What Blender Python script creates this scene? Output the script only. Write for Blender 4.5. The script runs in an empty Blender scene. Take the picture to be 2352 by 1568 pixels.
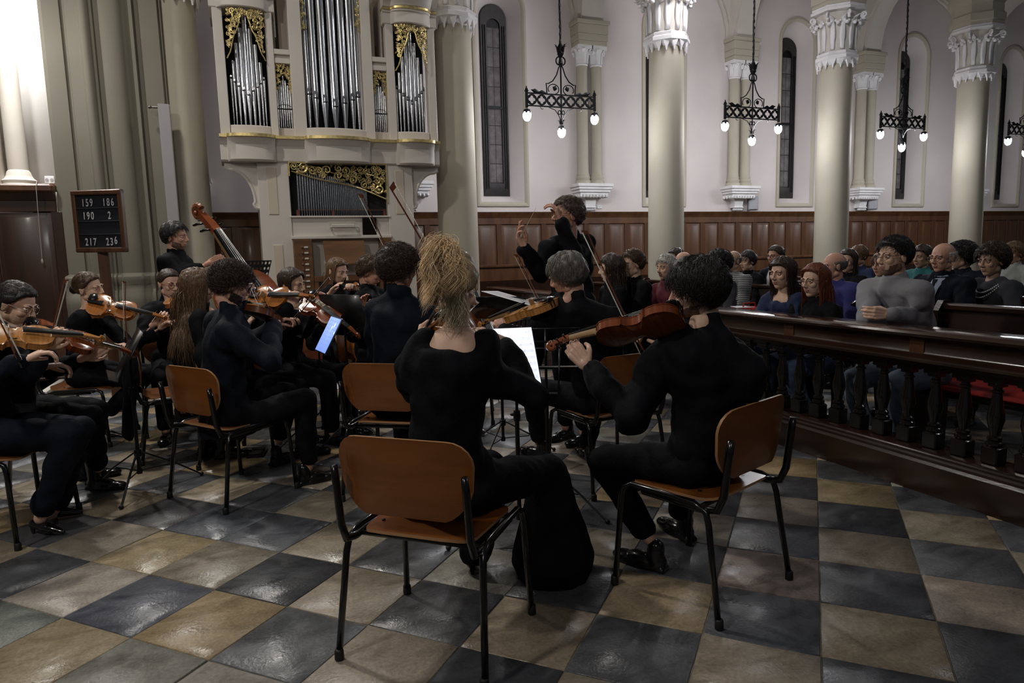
import bpy, math, random
import numpy as np
from mathutils import Matrix, Vector
pi = math.pi
rnd = random.Random(7)
RS = np.random.RandomState(5)
scene = bpy.context.scene
COL = scene.collection

# ------------------------------------------------------------ camera, world, lights, exposure
# world axes follow the church: +x along the aisle wall, +y towards it, +z up; 1 unit = 1 m
EYE = np.array([0, 0, 1.4])
PITCH, ROLL, YAW = 0.1259, -0.02608, math.radians(21.24)
_f = np.array([math.sin(YAW)*math.cos(PITCH), math.cos(YAW)*math.cos(PITCH), -math.sin(PITCH)])
_r = np.array([math.cos(YAW), -math.sin(YAW), 0.0])
_u = np.cross(_r, _f)
_c, _s = math.cos(ROLL), math.sin(ROLL)
CR = np.array([_c*_r+_s*_u, -_s*_r+_c*_u, _f])
cam = bpy.data.cameras.new('camera')
cam.lens = 24.0; cam.sensor_width = 36.0; cam.clip_start = 0.05; cam.clip_end = 200
cam_ob = bpy.data.objects.new('camera', cam); COL.objects.link(cam_ob)
M = Matrix.Identity(4)
for i in range(3):
    M[i][0], M[i][1], M[i][2], M[i][3] = CR[0][i], CR[1][i], -CR[2][i], EYE[i]
cam_ob.matrix_world = M
scene.camera = cam_ob
scene.view_settings.view_transform = 'Standard'
scene.view_settings.look = 'None'
scene.view_settings.gamma = 1.0
scene.view_settings.use_curve_mapping = False
scene.view_settings.exposure = 0.0
w = bpy.data.worlds.new('world'); scene.world = w; w.use_nodes = True
w.node_tree.nodes['Background'].inputs[0].default_value = (0.85, 0.9, 1.0, 1)
w.node_tree.nodes['Background'].inputs[1].default_value = 0.05

def area_light(name, loc, target, size, power, col=(1, 0.97, 0.92), spread=pi):
    l = bpy.data.lights.new(name, 'AREA'); l.shape = 'DISK'; l.size = size; l.energy = power; l.color = col; l.spread = spread
    o = bpy.data.objects.new(name, l); COL.objects.link(o); o.location = loc
    o.rotation_euler = (Vector(target)-Vector(loc)).to_track_quat('-Z', 'Y').to_euler()
    return o
# lamps of the choir and nave, hung above the frame, and one added fill
area_light('choir_lamp', (-1.6, 6.6, 6.2), (0.5, 3.2, 0), 0.35, 135, (1.0, 0.95, 0.86))
area_light('choir_lamp', (3.0, 7.4, 6.2), (1.6, 2.5, 0), 0.35, 35, (1.0, 0.95, 0.88))
area_light('choir_lamp', (-3.6, 1.0, 5.6), (-0.4, 5.0, 1), 0.5, 92, (1.0, 0.94, 0.85))
area_light('nave_or_fill_lamp', (-.6, -1.6, 4.8), (-1.2, 5.5, 1.2), 0.9, 16, (1, .95, .88), 1.6)  # unseen soft fill, added to brighten the players' faces
area_light('nave_or_fill_lamp', (9.0, 1.5, 6.5), (8.0, 6.0, 0), 0.6, 30, (0.97, 0.97, 1.0))
area_light('apse_lamp', (-2.5, 7.9, 3.9), (-2.42, 9.6, 3.1), 0.35, 26, (1, 0.98, 0.96))
area_light('apse_lamp', (-2.02, 9.12, 5.0), (-2.1, 9.7, 3.2), 0.2, 115, (1, 0.98, 0.97))
area_light('aisle_lamp', (6.4, 7.6, 6.0), (6.5, 11.8, 3.6), 1.0, 80, (0.97, 0.95, 1.0))

# ------------------------------------------------------------ pixel helpers (calibration of the reference view)
def ray(x, y): return np.array([(x-1176)/1568, (784-y)/1568, 1.0]) @ CR
def Dp(x, y, d):
    q = ray(x, y); g = q[0]*math.sin(YAW)+q[1]*math.cos(YAW); return EYE+q*d/g
def Fl(x, y, z=0.0):
    q = ray(x, y); return EYE+q*(z-1.4)/q[2]
def Vv(x, y, v):
    q = ray(x, y); return EYE+q*v/q[1]
def yawdir(deg):   # heading seen from the camera: 0 away, 90 right, 180 towards us
    a = math.radians(deg)+YAW
    return np.array([math.sin(a), math.cos(a), 0.0])
def nrm(v):
    v = np.asarray(v, float); n = np.linalg.norm(v); return v/n if n > 1e-9 else v

# ------------------------------------------------------------ materials
MATS = {}
def mat(name, col, rough=0.5, metal=0.0, var=0.0, vscale=8.0, bump=0.0, bscale=30.0, stretch=(1, 1, 1), col2=None,
        emit=None, estr=0.0, attr=None, coat=0.0, spec=0.5, alpha=1.0, detail=4, rvar=0.0):
    if name in MATS: return MATS[name]
    m = bpy.data.materials.new(name); m.use_nodes = True; nt = m.node_tree; N = nt.nodes; L = nt.links
    b = N['Principled BSDF']; b.inputs['Roughness'].default_value = rough; b.inputs['Metallic'].default_value = metal
    b.inputs['Specular IOR Level'].default_value = spec
    b.inputs['Coat Weight'].default_value = coat; b.inputs['Coat Roughness'].default_value = 0.12
    b.inputs['Base Color'].default_value = (*col, 1)
    m.diffuse_color = (*col, 1)
    if emit: b.inputs['Emission Color'].default_value = (*emit, 1); b.inputs['Emission Strength'].default_value = estr
    tc = None
    if var or bump or col2 or rvar:
        tc = N.new('ShaderNodeTexCoord'); mp = N.new('ShaderNodeMapping'); mp.inputs['Scale'].default_value = stretch
        L.new(tc.outputs['Object'], mp.inputs['Vector'])
    src = None
    if attr:
        a = N.new('ShaderNodeAttribute'); a.attribute_name = attr; src = a.outputs['Color']
    if var or col2:
        n = N.new('ShaderNodeTexNoise'); n.inputs['Scale'].default_value = vscale; n.inputs['Detail'].default_value = detail
        L.new(mp.outputs[0], n.inputs['Vector'])
        mx = N.new('ShaderNodeMix'); mx.data_type = 'RGBA'
        if col2:
            r = N.new('ShaderNodeMapRange'); r.inputs[1].default_value = 0.35; r.inputs[2].default_value = 0.65
            L.new(n.outputs['Fac'], r.inputs[0]); L.new(r.outputs[0], mx.inputs[0])
            mx.inputs[6].default_value = (*col, 1); mx.inputs[7].default_value = (*col2, 1)
            if src is not None: L.new(src, mx.inputs[6])
        else:
            mx.blend_type = 'MULTIPLY'; mx.inputs[0].default_value = 1.0
            r = N.new('ShaderNodeMapRange'); r.inputs[1].default_value = 0.3; r.inputs[2].default_value = 0.7
            r.inputs[3].default_value = 1-var; r.inputs[4].default_value = 1+var
            L.new(n.outputs['Fac'], r.inputs[0]); L.new(r.outputs[0], mx.inputs[7]); mx.inputs[6].default_value = (*col, 1)
            if src is not None: L.new(src, mx.inputs[6])
        src = mx.outputs[2]
    if src is not None: L.new(src, b.inputs['Base Color'])
    if bump:
        n2 = N.new('ShaderNodeTexNoise'); n2.inputs['Scale'].default_value = bscale; n2.inputs['Detail'].default_value = 5
        L.new(mp.outputs[0], n2.inputs['Vector'])
        bp = N.new('ShaderNodeBump'); bp.inputs['Strength'].default_value = bump; bp.inputs['Distance'].default_value = 0.01
        L.new(n2.outputs['Fac'], bp.inputs['Height']); L.new(bp.outputs[0], b.inputs['Normal'])
    if rvar:
        n3 = N.new('ShaderNodeTexNoise'); n3.inputs['Scale'].default_value = 6; n3.inputs['Detail'].default_value = 6
        L.new(mp.outputs[0], n3.inputs['Vector'])
        r3 = N.new('ShaderNodeMapRange'); r3.inputs[1].default_value = 0.35; r3.inputs[2].default_value = 0.65
        r3.inputs[3].default_value = max(0.02, rough-rvar); r3.inputs[4].default_value = rough+rvar
        L.new(n3.outputs['Fac'], r3.inputs[0]); L.new(r3.outputs[0], b.inputs['Roughness'])
    MATS[name] = m
    return m

# ------------------------------------------------------------ mesh builder
class MB:
    def __init__(s): s.v = []; s.f = []; s.m = []; s.n = 0; s.cur = 0
    def add(s, V, Fc, mi=None):
        V = np.asarray(V, float).reshape(-1, 3); s.v.append(V)
        mi = s.cur if mi is None else mi
        for f in Fc: s.f.append(tuple(int(i)+s.n for i in f)); s.m.append(mi)
        s.n += len(V); return s
    def merge(s, o, mi=None, T=None):
        V = o.verts()
        if T is not None: V = V @ np.array(T)[:3, :3].T + np.array(T)[:3, 3]
        s.v.append(V)
        for f, q in zip(o.f, o.m): s.f.append(tuple(i+s.n for i in f)); s.m.append(q if mi is None else mi)
        s.n += len(V); return s
    def verts(s): return np.concatenate(s.v) if s.v else np.zeros((0, 3))
    def box(s, a, b, mi=None):
        x0, y0, z0 = a; x1, y1, z1 = b
        V = [(x0, y0, z0), (x1, y0, z0), (x1, y1, z0), (x0, y1, z0), (x0, y0, z1), (x1, y0, z1), (x1, y1, z1), (x0, y1, z1)]
        return s.add(V, [(0, 3, 2, 1), (4, 5, 6, 7), (0, 1, 5, 4), (1, 2, 6, 5), (2, 3, 7, 6), (3, 0, 4, 7)], mi)
    def bbox(s, a, b, r=0.004, mi=None):   # box with chamfered edges on every side
        x0, y0, z0 = a; x1, y1, z1 = b; r = min(r, (x1-x0)*.45, (y1-y0)*.45, (z1-z0)*.45)
        rings = []
        for z, e in ((z0, r), (z0+r, 0), (z1-r, 0), (z1, r)):
            X0, X1, Y0, Y1 = x0+e, x1-e, y0+e, y1-e
            rings.append([(X0+r, Y0, z), (X1-r, Y0, z), (X1, Y0+r, z), (X1, Y1-r, z), (X1-r, Y1, z), (X0+r, Y1, z), (X0, Y1-r, z), (X0, Y0+r, z)])
        return s.loft(rings, mi=mi)
    def loft(s, rings, cap=True, closed=True, mi=None):
        n = len(rings[0]); V = [p for r in rings for p in r]; Fc = []
        for i in range(len(rings)-1):
            for j in range(n if closed else n-1):
                k = (j+1) % n; Fc.append((i*n+j, i*n+k, (i+1)*n+k, (i+1)*n+j))
        if cap: Fc.append(tuple(range(n-1, -1, -1))); Fc.append(tuple(range((len(rings)-1)*n, len(rings)*n)))
        return s.add(V, Fc, mi)
    def tube(s, pts, r, n=8, cap=True, mi=None, flat=1.0, up=None):
        P = np.asarray(pts, float); k = len(P)
        R_ = np.full(k, r, float) if np.isscalar(r) else np.asarray(r, float)
        T = np.gradient(P, axis=0); T /= np.maximum(np.linalg.norm(T, axis=1, keepdims=True), 1e-9)
        ref = np.array(up, float) if up is not None else (np.array([0, 0, 1.]) if abs(T[0][2]) < .9 else np.array([1., 0, 0]))
        rings = []
        a = np.arange(n)*2*pi/n
        side = None
        for i in range(k):
            if side is None: sd = np.cross(T[i], ref)
            else: sd = side-T[i]*np.dot(side, T[i])
            sd = nrm(sd); side = sd; up2 = np.cross(sd, T[i])
            rings.append(P[i]+R_[i]*(np.cos(a)[:, None]*sd+flat*np.sin(a)[:, None]*up2))
        return s.loft(rings, cap, mi=mi)
    def cap(s, a, b, ra, rb, n=12, mi=None):  # tapered capsule
        a = np.asarray(a, float); b = np.asarray(b, float); d = nrm(b-a)
        P = []; R_ = []
        for t in (-1, -.85, -.5): P.append(a+d*ra*t); R_.append(ra*math.sqrt(max(1-t*t, 1e-3)))
        P.append(a); R_.append(ra); P.append(b); R_.append(rb)
        for t in (.5, .85, 1): P.append(b+d*rb*t); R_.append(rb*math.sqrt(max(1-t*t, 1e-3)))
        ref = np.array([0, 0, 1.]) if abs(d[2]) < .9 else np.array([1., 0, 0])
        sd = nrm(np.cross(d, ref)); u2 = np.cross(sd, d); an = np.arange(n)*2*pi/n
        rings = [p+r*(np.cos(an)[:, None]*sd+np.sin(an)[:, None]*u2) for p, r in zip(P, R_)]
        return s.loft(rings, mi=mi)
    def ell(s, c, r, n=16, m=10, rot=None, mi=None):
        V = [(0, 0, -1)]
        for i in range(1, m):
            t = -pi/2+pi*i/m
            for j in range(n): V.append((math.cos(t)*math.cos(2*pi*j/n), math.cos(t)*math.sin(2*pi*j/n), math.sin(t)))
        V.append((0, 0, 1)); V = np.array(V)*np.array(r)
        if rot is not None: V = V @ np.array(rot).T
        Fc = [(0, 1+(j+1) % n, 1+j) for j in range(n)]
        for i in range(m-2):
            for j in range(n): k = (j+1) % n; Fc.append((1+i*n+j, 1+i*n+k, 1+(i+1)*n+k, 1+(i+1)*n+j))
        o = 1+(m-2)*n; Fc += [(o+j, o+(j+1) % n, o+n) for j in range(n)]
        return s.add(V+np.array(c), Fc, mi)
    def lathe(s, prof, c=(0, 0, 0), n=24, mi=None, cap=True, a0=0, sq=None):
        c = np.array(c, float); rings = []
        for r, z in prof: rings.append([(c[0]+r*math.cos(a0+2*pi*j/n), c[1]+r*math.sin(a0+2*pi*j/n), c[2]+z) for j in range(n)])
        return s.loft(rings, cap, mi=mi)
    def prism(s, poly, z0, z1, mi=None):
        return s.loft([[(x, y, z0) for x, y in poly], [(x, y, z1) for x, y in poly]], mi=mi)
    def T(s, Mx):
        V = s.verts(); A = np.array(Mx); s.v = [V @ A[:3, :3].T + A[:3, 3]]; return s
    def shift(s, d): s.v = [s.verts()+np.array(d)]; return s

def mesh_from(name, mb, mats, smooth=True, attr=None):
    me = bpy.data.meshes.new(name)
    V = mb.verts(); nf = len(mb.f)
    me.vertices.add(len(V)); me.vertices.foreach_set('co', V.astype(np.float32).ravel())
    ls = np.fromiter((len(f) for f in mb.f), np.int32, nf); tot = int(ls.sum())
    me.loops.add(tot); me.loops.foreach_set('vertex_index', np.fromiter((i for f in mb.f for i in f), np.int32, tot))
    me.polygons.add(nf); me.polygons.foreach_set('loop_start', np.concatenate([[0], np.cumsum(ls)[:-1]]).astype(np.int32))
    me.polygons.foreach_set('material_index', np.array(mb.m, np.int32))
    for m_ in (mats if isinstance(mats, (list, tuple)) else [mats]): me.materials.append(m_)
    me.update(calc_edges=True)
    me.validate()
    if smooth:
        me.polygons.foreach_set('use_smooth', np.ones(len(me.polygons), bool))
        if smooth == 'auto':
            try: me.set_sharp_from_angle(angle=math.radians(35))
            except Exception: pass
    if attr:
        for an, vals in attr.items():
            at = me.color_attributes.new(an, 'FLOAT_COLOR', 'POINT')
            at.data.foreach_set('color', np.asarray(vals, np.float32).ravel())
    return me
def obj(name, mb, mats, parent=None, loc=None, smooth='auto', attr=None, **kw):
    me = mb if isinstance(mb, bpy.types.Mesh) else mesh_from(name, mb, mats, smooth, attr)
    o = bpy.data.objects.new(name, me); COL.objects.link(o)
    if parent is not None: o.parent = parent
    if loc is not None: o.location = loc
    for k, v_ in kw.items(): o[k] = v_
    return o
def thing(name, label, cat, loc=(0, 0, 0), rotz=0, group=None):
    o = bpy.data.objects.new(name, None); COL.objects.link(o); o.location = loc; o.rotation_euler = (0, 0, rotz)
    o.empty_display_size = .1
    tag(o, label, cat, group); return o
def tag(o, label, cat, group=None):
    o['label'] = label; o['category'] = cat
    if group: o['group'] = group
    return o
def struct(o): o['kind'] = 'structure'; return o
def copy_tree(o, parent=None, depth=0):
    c = o.copy(); COL.objects.link(c)
    if parent is not None: c.parent = parent
    for ch in KIDS.get(o.name, []) if False else list(o.children): copy_tree(ch, c, depth+1)
    return c
KIDS = {}
def frame(o, x, y, z):   # 4x4 from axes
    A = np.eye(4); A[:3, 0] = x; A[:3, 1] = y; A[:3, 2] = z; A[:3, 3] = o; return A
def fwd_frame(o, fwd, up):  # y = fwd, z ~ up
    y = nrm(fwd); x = nrm(np.cross(y, up)); z = np.cross(x, y); return frame(o, x, y, z)
def setM(o, A): o.matrix_world = Matrix([list(r_) for r_ in A])

# ------------------------------------------------------------ voxel remesh in a scratch scene
TS = bpy.data.scenes.new('scratch')
def scratch_dg():
    TS.view_layers[0].update()
    with bpy.context.temp_override(scene=TS, view_layer=TS.view_layers[0]):
        d = bpy.context.evaluated_depsgraph_get(); d.update(); return d
def remesh(mb, voxel, smooth=2, fac=0.5):
    me = mesh_from('tmp', mb, [], smooth=False)
    o = bpy.data.objects.new('tmp', me); TS.collection.objects.link(o)
    m_ = o.modifiers.new('r', 'REMESH'); m_.mode = 'VOXEL'; m_.voxel_size = voxel; m_.adaptivity = 0
    if smooth: s_ = o.modifiers.new('s', 'SMOOTH'); s_.iterations = smooth; s_.factor = fac
    dg = scratch_dg()
    ev = o.evaluated_get(dg); em = ev.to_mesh()
    nv = len(em.vertices); V = np.empty(nv*3, np.float32); em.vertices.foreach_get('co', V)
    nl = len(em.loops); vi = np.empty(nl, np.int32); em.loops.foreach_get('vertex_index', vi)
    npo = len(em.polygons); st = np.empty(npo, np.int32); em.polygons.foreach_get('loop_start', st)
    to = np.empty(npo, np.int32); em.polygons.foreach_get('loop_total', to)
    ev.to_mesh_clear(); bpy.data.objects.remove(o); bpy.data.meshes.remove(me)
    r = MB(); r.v = [V.reshape(-1, 3).astype(float)]; r.n = nv
    vl = vi.tolist(); r.f = [tuple(vl[a:a+b]) for a, b in zip(st.tolist(), to.tolist())]; r.m = [0]*npo
    return r
def vnoise(P, f, seed=0):   # cheap smooth 3-D noise, about -1..1
    rs = np.random.RandomState(seed); out = np.zeros(len(P))
    for k in range(5):
        d = rs.normal(size=3); d /= np.linalg.norm(d); fr = f*(0.6+1.1*rs.rand()); out += np.sin(P @ d*fr+rs.rand()*6.28)*np.cos(P @ np.roll(d, 1)*fr*.7+rs.rand()*6)
    return out/2.2
def vnormals(mb):
    V = mb.verts(); Nn = np.zeros_like(V)
    F4 = [f for f in mb.f if len(f) >= 3]; A = np.array([[f[0], f[1], f[2]] for f in F4])
    nn = np.cross(V[A[:, 1]]-V[A[:, 0]], V[A[:, 2]]-V[A[:, 0]])
    for k in range(3): np.add.at(Nn, A[:, k], nn)
    return Nn/np.maximum(np.linalg.norm(Nn, axis=1, keepdims=True), 1e-12)
# ------------------------------------------------------------ people: head and hand templates
skin_mats = {}
def skin(name, c): return mat('skin_'+name, c, 0.5, var=0.06, vscale=25, bump=0.05, bscale=120)
SK = skin('light', (0.66, 0.40, 0.28)); SKP = skin('pale', (0.72, 0.46, 0.335)); SKR = skin('ruddy', (0.64, 0.35, 0.25)); SKT = skin('tan', (0.50, 0.31, 0.22))
LIP = mat('lips', (0.43, 0.20, 0.16), 0.5); EYEW = mat('eye_white', (0.6, 0.57, 0.54), 0.25); IRIS = mat('iris', (0.03, 0.02, 0.015), 0.15)
def head_template(vox, sm):
    h = MB()
    h.ell((0, -.014, .030), (.075, .096, .086), 20, 14); h.ell((0, .03, -.028), (.061, .058, .085), 18, 12)
    h.ell((0, .052, -.088), (.030, .026, .022)); h.cap((-.045, .0, -.06), (0, .055, -.09), .025, .022); h.cap((.045, .0, -.06), (0, .055, -.09), .025, .022)
    for s in (-1, 1):
        h.ell((s*.037, .058, -.018), (.026, .024, .026)); h.ell((s*.030, .076, .027), (.027, .013, .009))
        h.ell((s*.078, -.008, -.006), (.009, .017, .031), rot=Matrix.Rotation(-.25, 3, 'X')); h.ell((s*.084, -.014, .006), (.006, .013, .018))
        h.ell((s*.0115, .096, -.028), (.0085, .009, .008))
    h.cap((0, .084, .022), (0, .104, -.020), .0075, .0115); h.ell((0, .107, -.023), (.010, .009, .009))
    h.ell((0, .082, -.0515), (.022, .012, .0050)); h.ell((0, .081, -.0618), (.018, .0115, .0056))
    h.cap((0, -.018, -.05), (0, -.022, -.085), .050, .047)
    r = remesh(h, vox, sm)
    V = r.verts()
    for s in (-1, 1):   # eye sockets
        d = ((V-np.array([s*.031, .083, .006]))/np.array([.019, .03, .012])); q = np.exp(-(d**2).sum(1)); V[:, 1] -= .013*q
    d = ((V-np.array([0, .095, -.0565]))/np.array([.022, .03, .0016])); V[:, 1] -= .004*np.exp(-(d**2).sum(1))
    r.v = [V]
    mi = []
    for f in r.f:
        c = V[list(f)].mean(0); lip = c[1] > .07 and abs(c[0]) < .021*(1-(abs(c[2]+.0565)/.013)**2) and -.069 < c[2] < -.045
        mi.append(1 if lip else 0)
    r.m = mi
    for s in (-1, 1):
        e = MB(); e.ell((0, 0, 0), (.0125, .0125, .0125), 14, 10)
        E_ = e.verts()+np.array([s*.031, .0700, .006])
        e.m = [3 if (E_[list(f)].mean(0)[1] > .0800 and math.hypot(*(E_[list(f)].mean(0)-np.array([s*.031, 0, .006]))[[0, 2]]) < .0062) else 2 for f in e.f]
        e.v = [E_]; r.merge(e)
        lid = MB()   # upper lid
        for k in (0, 1):
            pts = [(s*.031+.0135*math.cos(a), .0695+.0128*math.sin(a)*1.0, .006+(.0065 if k == 0 else -.0062)*math.sin(a)) for a in np.linspace(.1, pi-.1, 7)]
            lid.tube(pts, .0028, 5, mi=0)
        r.merge(lid)
    return r
HEADS = {1: head_template(.0042, 2), 0: head_template(.0065, 2)}
def hand_template(vox, curl, thumb, spread=.0):
    h = MB(); base = [(.030, .082), (.010, .088), (-.010, .084), (-.028, .074)]
    Ls = [(.042, .026, .021), (.047, .030, .023), (.043, .028, .022), (.034, .021, .019)]
    for i, (y, x) in enumerate(base):
        h.cap((.008, y*.55, 0), (x, y, 0), .0145, .0115, 10)
        p = np.array([x, y, 0.]); a = 0; c = curl[i]
        for k in range(3):
            a += c[k]; q = p+np.array([math.cos(a), (spread*(1.5-i)*.3 if k == 0 else 0), -math.sin(a)])*Ls[i][k]
            h.cap(p, q, .0092-.0010*k, .0084-.0011*k, 10); p = q
    p0, p1, p2, p3 = [np.array(t, float) for t in thumb]
    h.cap(p0, p1, .015, .012, 10); h.cap(p1, p2, .0115, .0098, 10); h.cap(p2, p3, .0098, .0082, 10)
    h.cap((-.03, 0, 0), (.012, 0, 0), .0225, .024, 12)
    return remesh(h, vox, 1)
T_BOW = [(.02, .02, 0), (.045, .035, -.018), (.075, .032, -.034), (.095, .022, -.042)]
T_REST = [(.02, .024, 0), (.048, .048, -.010), (.075, .058, -.016), (.098, .060, -.022)]
T_NECK = [(.02, .024, 0), (.045, .048, -.012), (.066, .058, -.032), (.082, .054, -.052)]
CB = [(.5, .7, .5), (.6, .8, .5), (.65, .8, .5), (.4, .6, .4)]
CN = [(.7, 1.0, .8), (.75, 1.05, .8), (.7, 1.0, .8), (.6, .9, .7)]
CR_ = [(.2, .35, .25), (.25, .4, .25), (.28, .42, .28), (.3, .4, .3)]
CO = [(.05, .3, .2), (.3, .5, .3), (.5, .7, .5), (.6, .8, .5)]
HAND = {}
for lod, vx in ((1, .0038), (0, .0065)):
    HAND['bow', lod] = hand_template(vx, CB, T_BOW); HAND['neck', lod] = hand_template(vx, CN, T_NECK)
    HAND['rest', lod] = hand_template(vx, CR_, T_REST); HAND['pinch', lod] = hand_template(vx, CO, T_BOW)
def shoe_template(kind):
    s = MB()
    if kind == 'pump':
        s.cap((0, -.045, -.030), (0, .02, -.048), .024, .026); s.cap((0, .03, -.05), (0, .13, -.068), .032, .013); s.cap((0, -.055, -.035), (0, -.050, -.078), .014, .010)
    else:
        s.ell((0, -.040, -.048), (.036, .042, .036)); s.ell((0, .04, -.05), (.040, .075, .032)); s.ell((0, .125, -.060), (.043, .06, .025)); s.cap((0, -.03, -.03), (0, -.03, .012 if kind == 'shoe' else .09), .038, .040)
        s.box((-.036, -.08, -.088), (.036, .0, -.068)); s.loft([[(x*.042, .05+y*.13, z) for x, y in [(math.cos(a), math.sin(a)) for a in np.linspace(0, 2*pi, 16, endpoint=False)]] for z in (-.088, -.070)])
    r = remesh(s, .0065, 1)
    return r
SHOE = {k: shoe_template(k) for k in ('shoe', 'pump', 'boot')}

# ------------------------------------------------------------ hair
HC = np.array([0, -.012, .030]); HR = np.array([.079, .101, .091])
def hair_limit(az, kind):
    a = np.abs(az)   # 0 front .. pi back
    if kind == 'bald': return np.where(a < 1.25, 9.0, -.75+0*a)
    xs = [0, .50, .85, 1.12, 1.38, 1.9, pi]
    ys = {'short': [.46, .46, .38, .02, -.28, -.74, -.92], 'full': [.38, .38, .28, -.05, -.42, -.85, -.96], 'recede': [.80, .70, .55, .1, -.25, -.7, -.9],
          'back': [.50, .48, .36, .04, -.26, -.72, -.94]}[kind]
    return np.interp(a, xs, ys)
def hair(parent, HM, m, line='short', thick=.012, n=500, length=.05, curl=0.0, style='fall', g=(0, 0, -1), rad=.0018, seed=1, grav=.35, nseg=6, m2=None, tie=None, up=.0, body=True, sides=4, capn=28, sweep=(0, 0, 0), face_gap=.082):
    rs = np.random.RandomState(seed); out = MB(); g = nrm(np.array(g, float) @ HM[:3, :3]); col = []
    top = {'bald': .25}.get(line, 2.0)
    na, ne = capn*2, capn; ring = []
    for i in range(ne+1):
        el = pi/2-(pi*.86)*i/ne
        az = np.arange(na)*2*pi/na-pi
        D_ = np.stack([np.sin(az)*math.cos(el), np.cos(az)*math.cos(el), np.full(na, math.sin(el))], 1)
        lim = hair_limit(az, line); k = np.clip((D_[:, 2]-lim)/.12, 0, 1); k = k*k*(3-2*k)
        if line == 'bald': k = k*np.clip((top-D_[:, 2])/.2, 0, 1)
        P = HC+D_*HR*(.80+(.20+thick/.09)*k)[:, None]
        P = P+D_*((vnoise(P, 95, seed)*.30+vnoise(P, 230, seed+4)*.14)*thick*k)[:, None]
        ring.append(P)
    out.loft([r for r in ring], cap=False, mi=0)
    c1 = np.array(HCOL.get(m.name, (.05, .03, .02))); c2 = np.array(HCOL.get((m2 or m).name, c1))
    col.append(np.tile([*(c1*.8), 1], (out.n, 1)))
    if n:
        R_ = rs.normal(size=(n*8, 3)); R_ /= np.linalg.norm(R_, axis=1, keepdims=True)
        az = np.arctan2(R_[:, 0], R_[:, 1]); lim = hair_limit(az, line)
        ok = (R_[:, 2] > lim+.05) & (R_[:, 2] < top-.1); R_ = R_[ok][:n]; n = len(R_)
        E0 = HR+thick*.8; P = HC+R_*E0
        L = length*(0.7+.6*rs.rand(n)); longh = length > .12 and tie is None
        crown = nrm(np.array([.15, -.45, .9]))
        d = R_-crown*np.sum(R_*crown, 1)[:, None]+rs.normal(size=(n, 3))*.22+np.array(sweep, float)
        if longh: front = (R_[:, 1] > .1)[:, None]; d = np.where(front, np.stack([np.sign(R_[:, 0]+.12), -.95+0*R_[:, 0], -.1+0*R_[:, 0]], 1), d)
        pts = [P.copy()]; ph = rs.rand(n)*6.28; fq = 1.2+1.2*rs.rand(n); t0 = None if tie is None else np.asarray(tie, float)
        ncl = 90; cc = nrm2(rs.normal(size=(ncl, 3))); cid = np.argmax(R_ @ cc.T, 1); ph = rs.rand(ncl)[cid]*6.28+rs.rand(n)*.5; fq = (1.2+rs.rand(ncl))[cid]
        ax1 = nrm2(np.cross(R_, nrm2(d))); ax2 = R_; free = np.zeros(n, bool)
        if tie is not None: L = np.linalg.norm(t0-P, axis=1)
        for k in range(nseg):
            t = (k+1)/nseg; st = (L/nseg)[:, None]
            if tie is not None: P = P+(t0-P)/(nseg-k)*1.0
            else:
                q = (P-HC)/HR; nn_ = nrm2(q/HR); d = d+g*(grav if not longh else .5)+rs.normal(size=(n, 3))*.08*(1+curl)
                if longh: d = np.where(free[:, None], nrm2(d)+g*.9, d)
                tang = d-nn_*np.sum(d*nn_, 1)[:, None]; d = nrm2(np.where(free[:, None], d, tang+nn_*up*.35)); P = P+d*st
            lift = thick*(.8+.35*t*(1+up*2)); q = (P-HC)/(HR+lift); l = np.linalg.norm(q, axis=1)
            if tie is not None: on = (l < 1)
            elif longh: free |= (P[:, 2] < -.02); on = ~free | (l < 1)
            else: on = np.ones(n, bool) if up < .3 else (l < 1)
            P[on] = (HC+q/np.maximum(l, 1e-6)[:, None]*(HR+lift))[on]
            if longh:
                if body:
                    for c_, r_ in (((0, -.03, -.24), (.16, .075, .09)), ((0, -.03, -.45), (.19, .115, .24))):
                        q = (P-np.array(c_))/np.array(r_); l = np.linalg.norm(q, axis=1); i_ = l < 1; P[i_] = (np.array(c_)+q/np.maximum(l, 1e-6)[:, None]*np.array(r_))[i_]
                fc = (P[:, 1] > .0) & (P[:, 2] < .085) & (P[:, 2] > -.16); sg = np.where(P[:, 0] >= 0, 1, -1)
                P[fc, 0] = (sg*np.maximum(np.abs(P[:, 0]), face_gap))[fc]; P[fc, 1] = np.minimum(P[fc, 1], .045)
            w_ = curl*.006*min(1, t*2)*(np.sin(ph+fq*6.28*t*(1.5 if longh else .8))[:, None]*ax1+np.cos(ph+fq*6.28*t*(1.5 if longh else .8))[:, None]*ax2*(1 if longh else .6))
            if tie is None: pts.append(P+w_)
            else: pts.append(P.copy())
        S = np.stack(pts, 1); n0 = out.n
        strands(out, S, rad, sides, 1 if m2 else 0, rs)
        br = (.55+.75*rs.rand(n))*(.8+.4*rs.rand(ncl)[cid]); cs = c2[None]*br[:, None] if not m2 else c1+(c2-c1)*rs.rand(n)[:, None]
        cs = np.repeat(np.concatenate([cs, np.ones((n, 1))], 1), (out.n-n0)//n, 0); col.append(cs)
    V = out.verts(); out.v = [V @ HM[:3, :3].T+HM[:3, 3]]
    return obj('hair', out, [m, m2] if m2 else [m], parent, smooth=True, attr={'tint': np.concatenate(col)})
def nrm2(a): return a/np.maximum(np.linalg.norm(a, axis=-1, keepdims=True), 1e-9)
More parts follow.
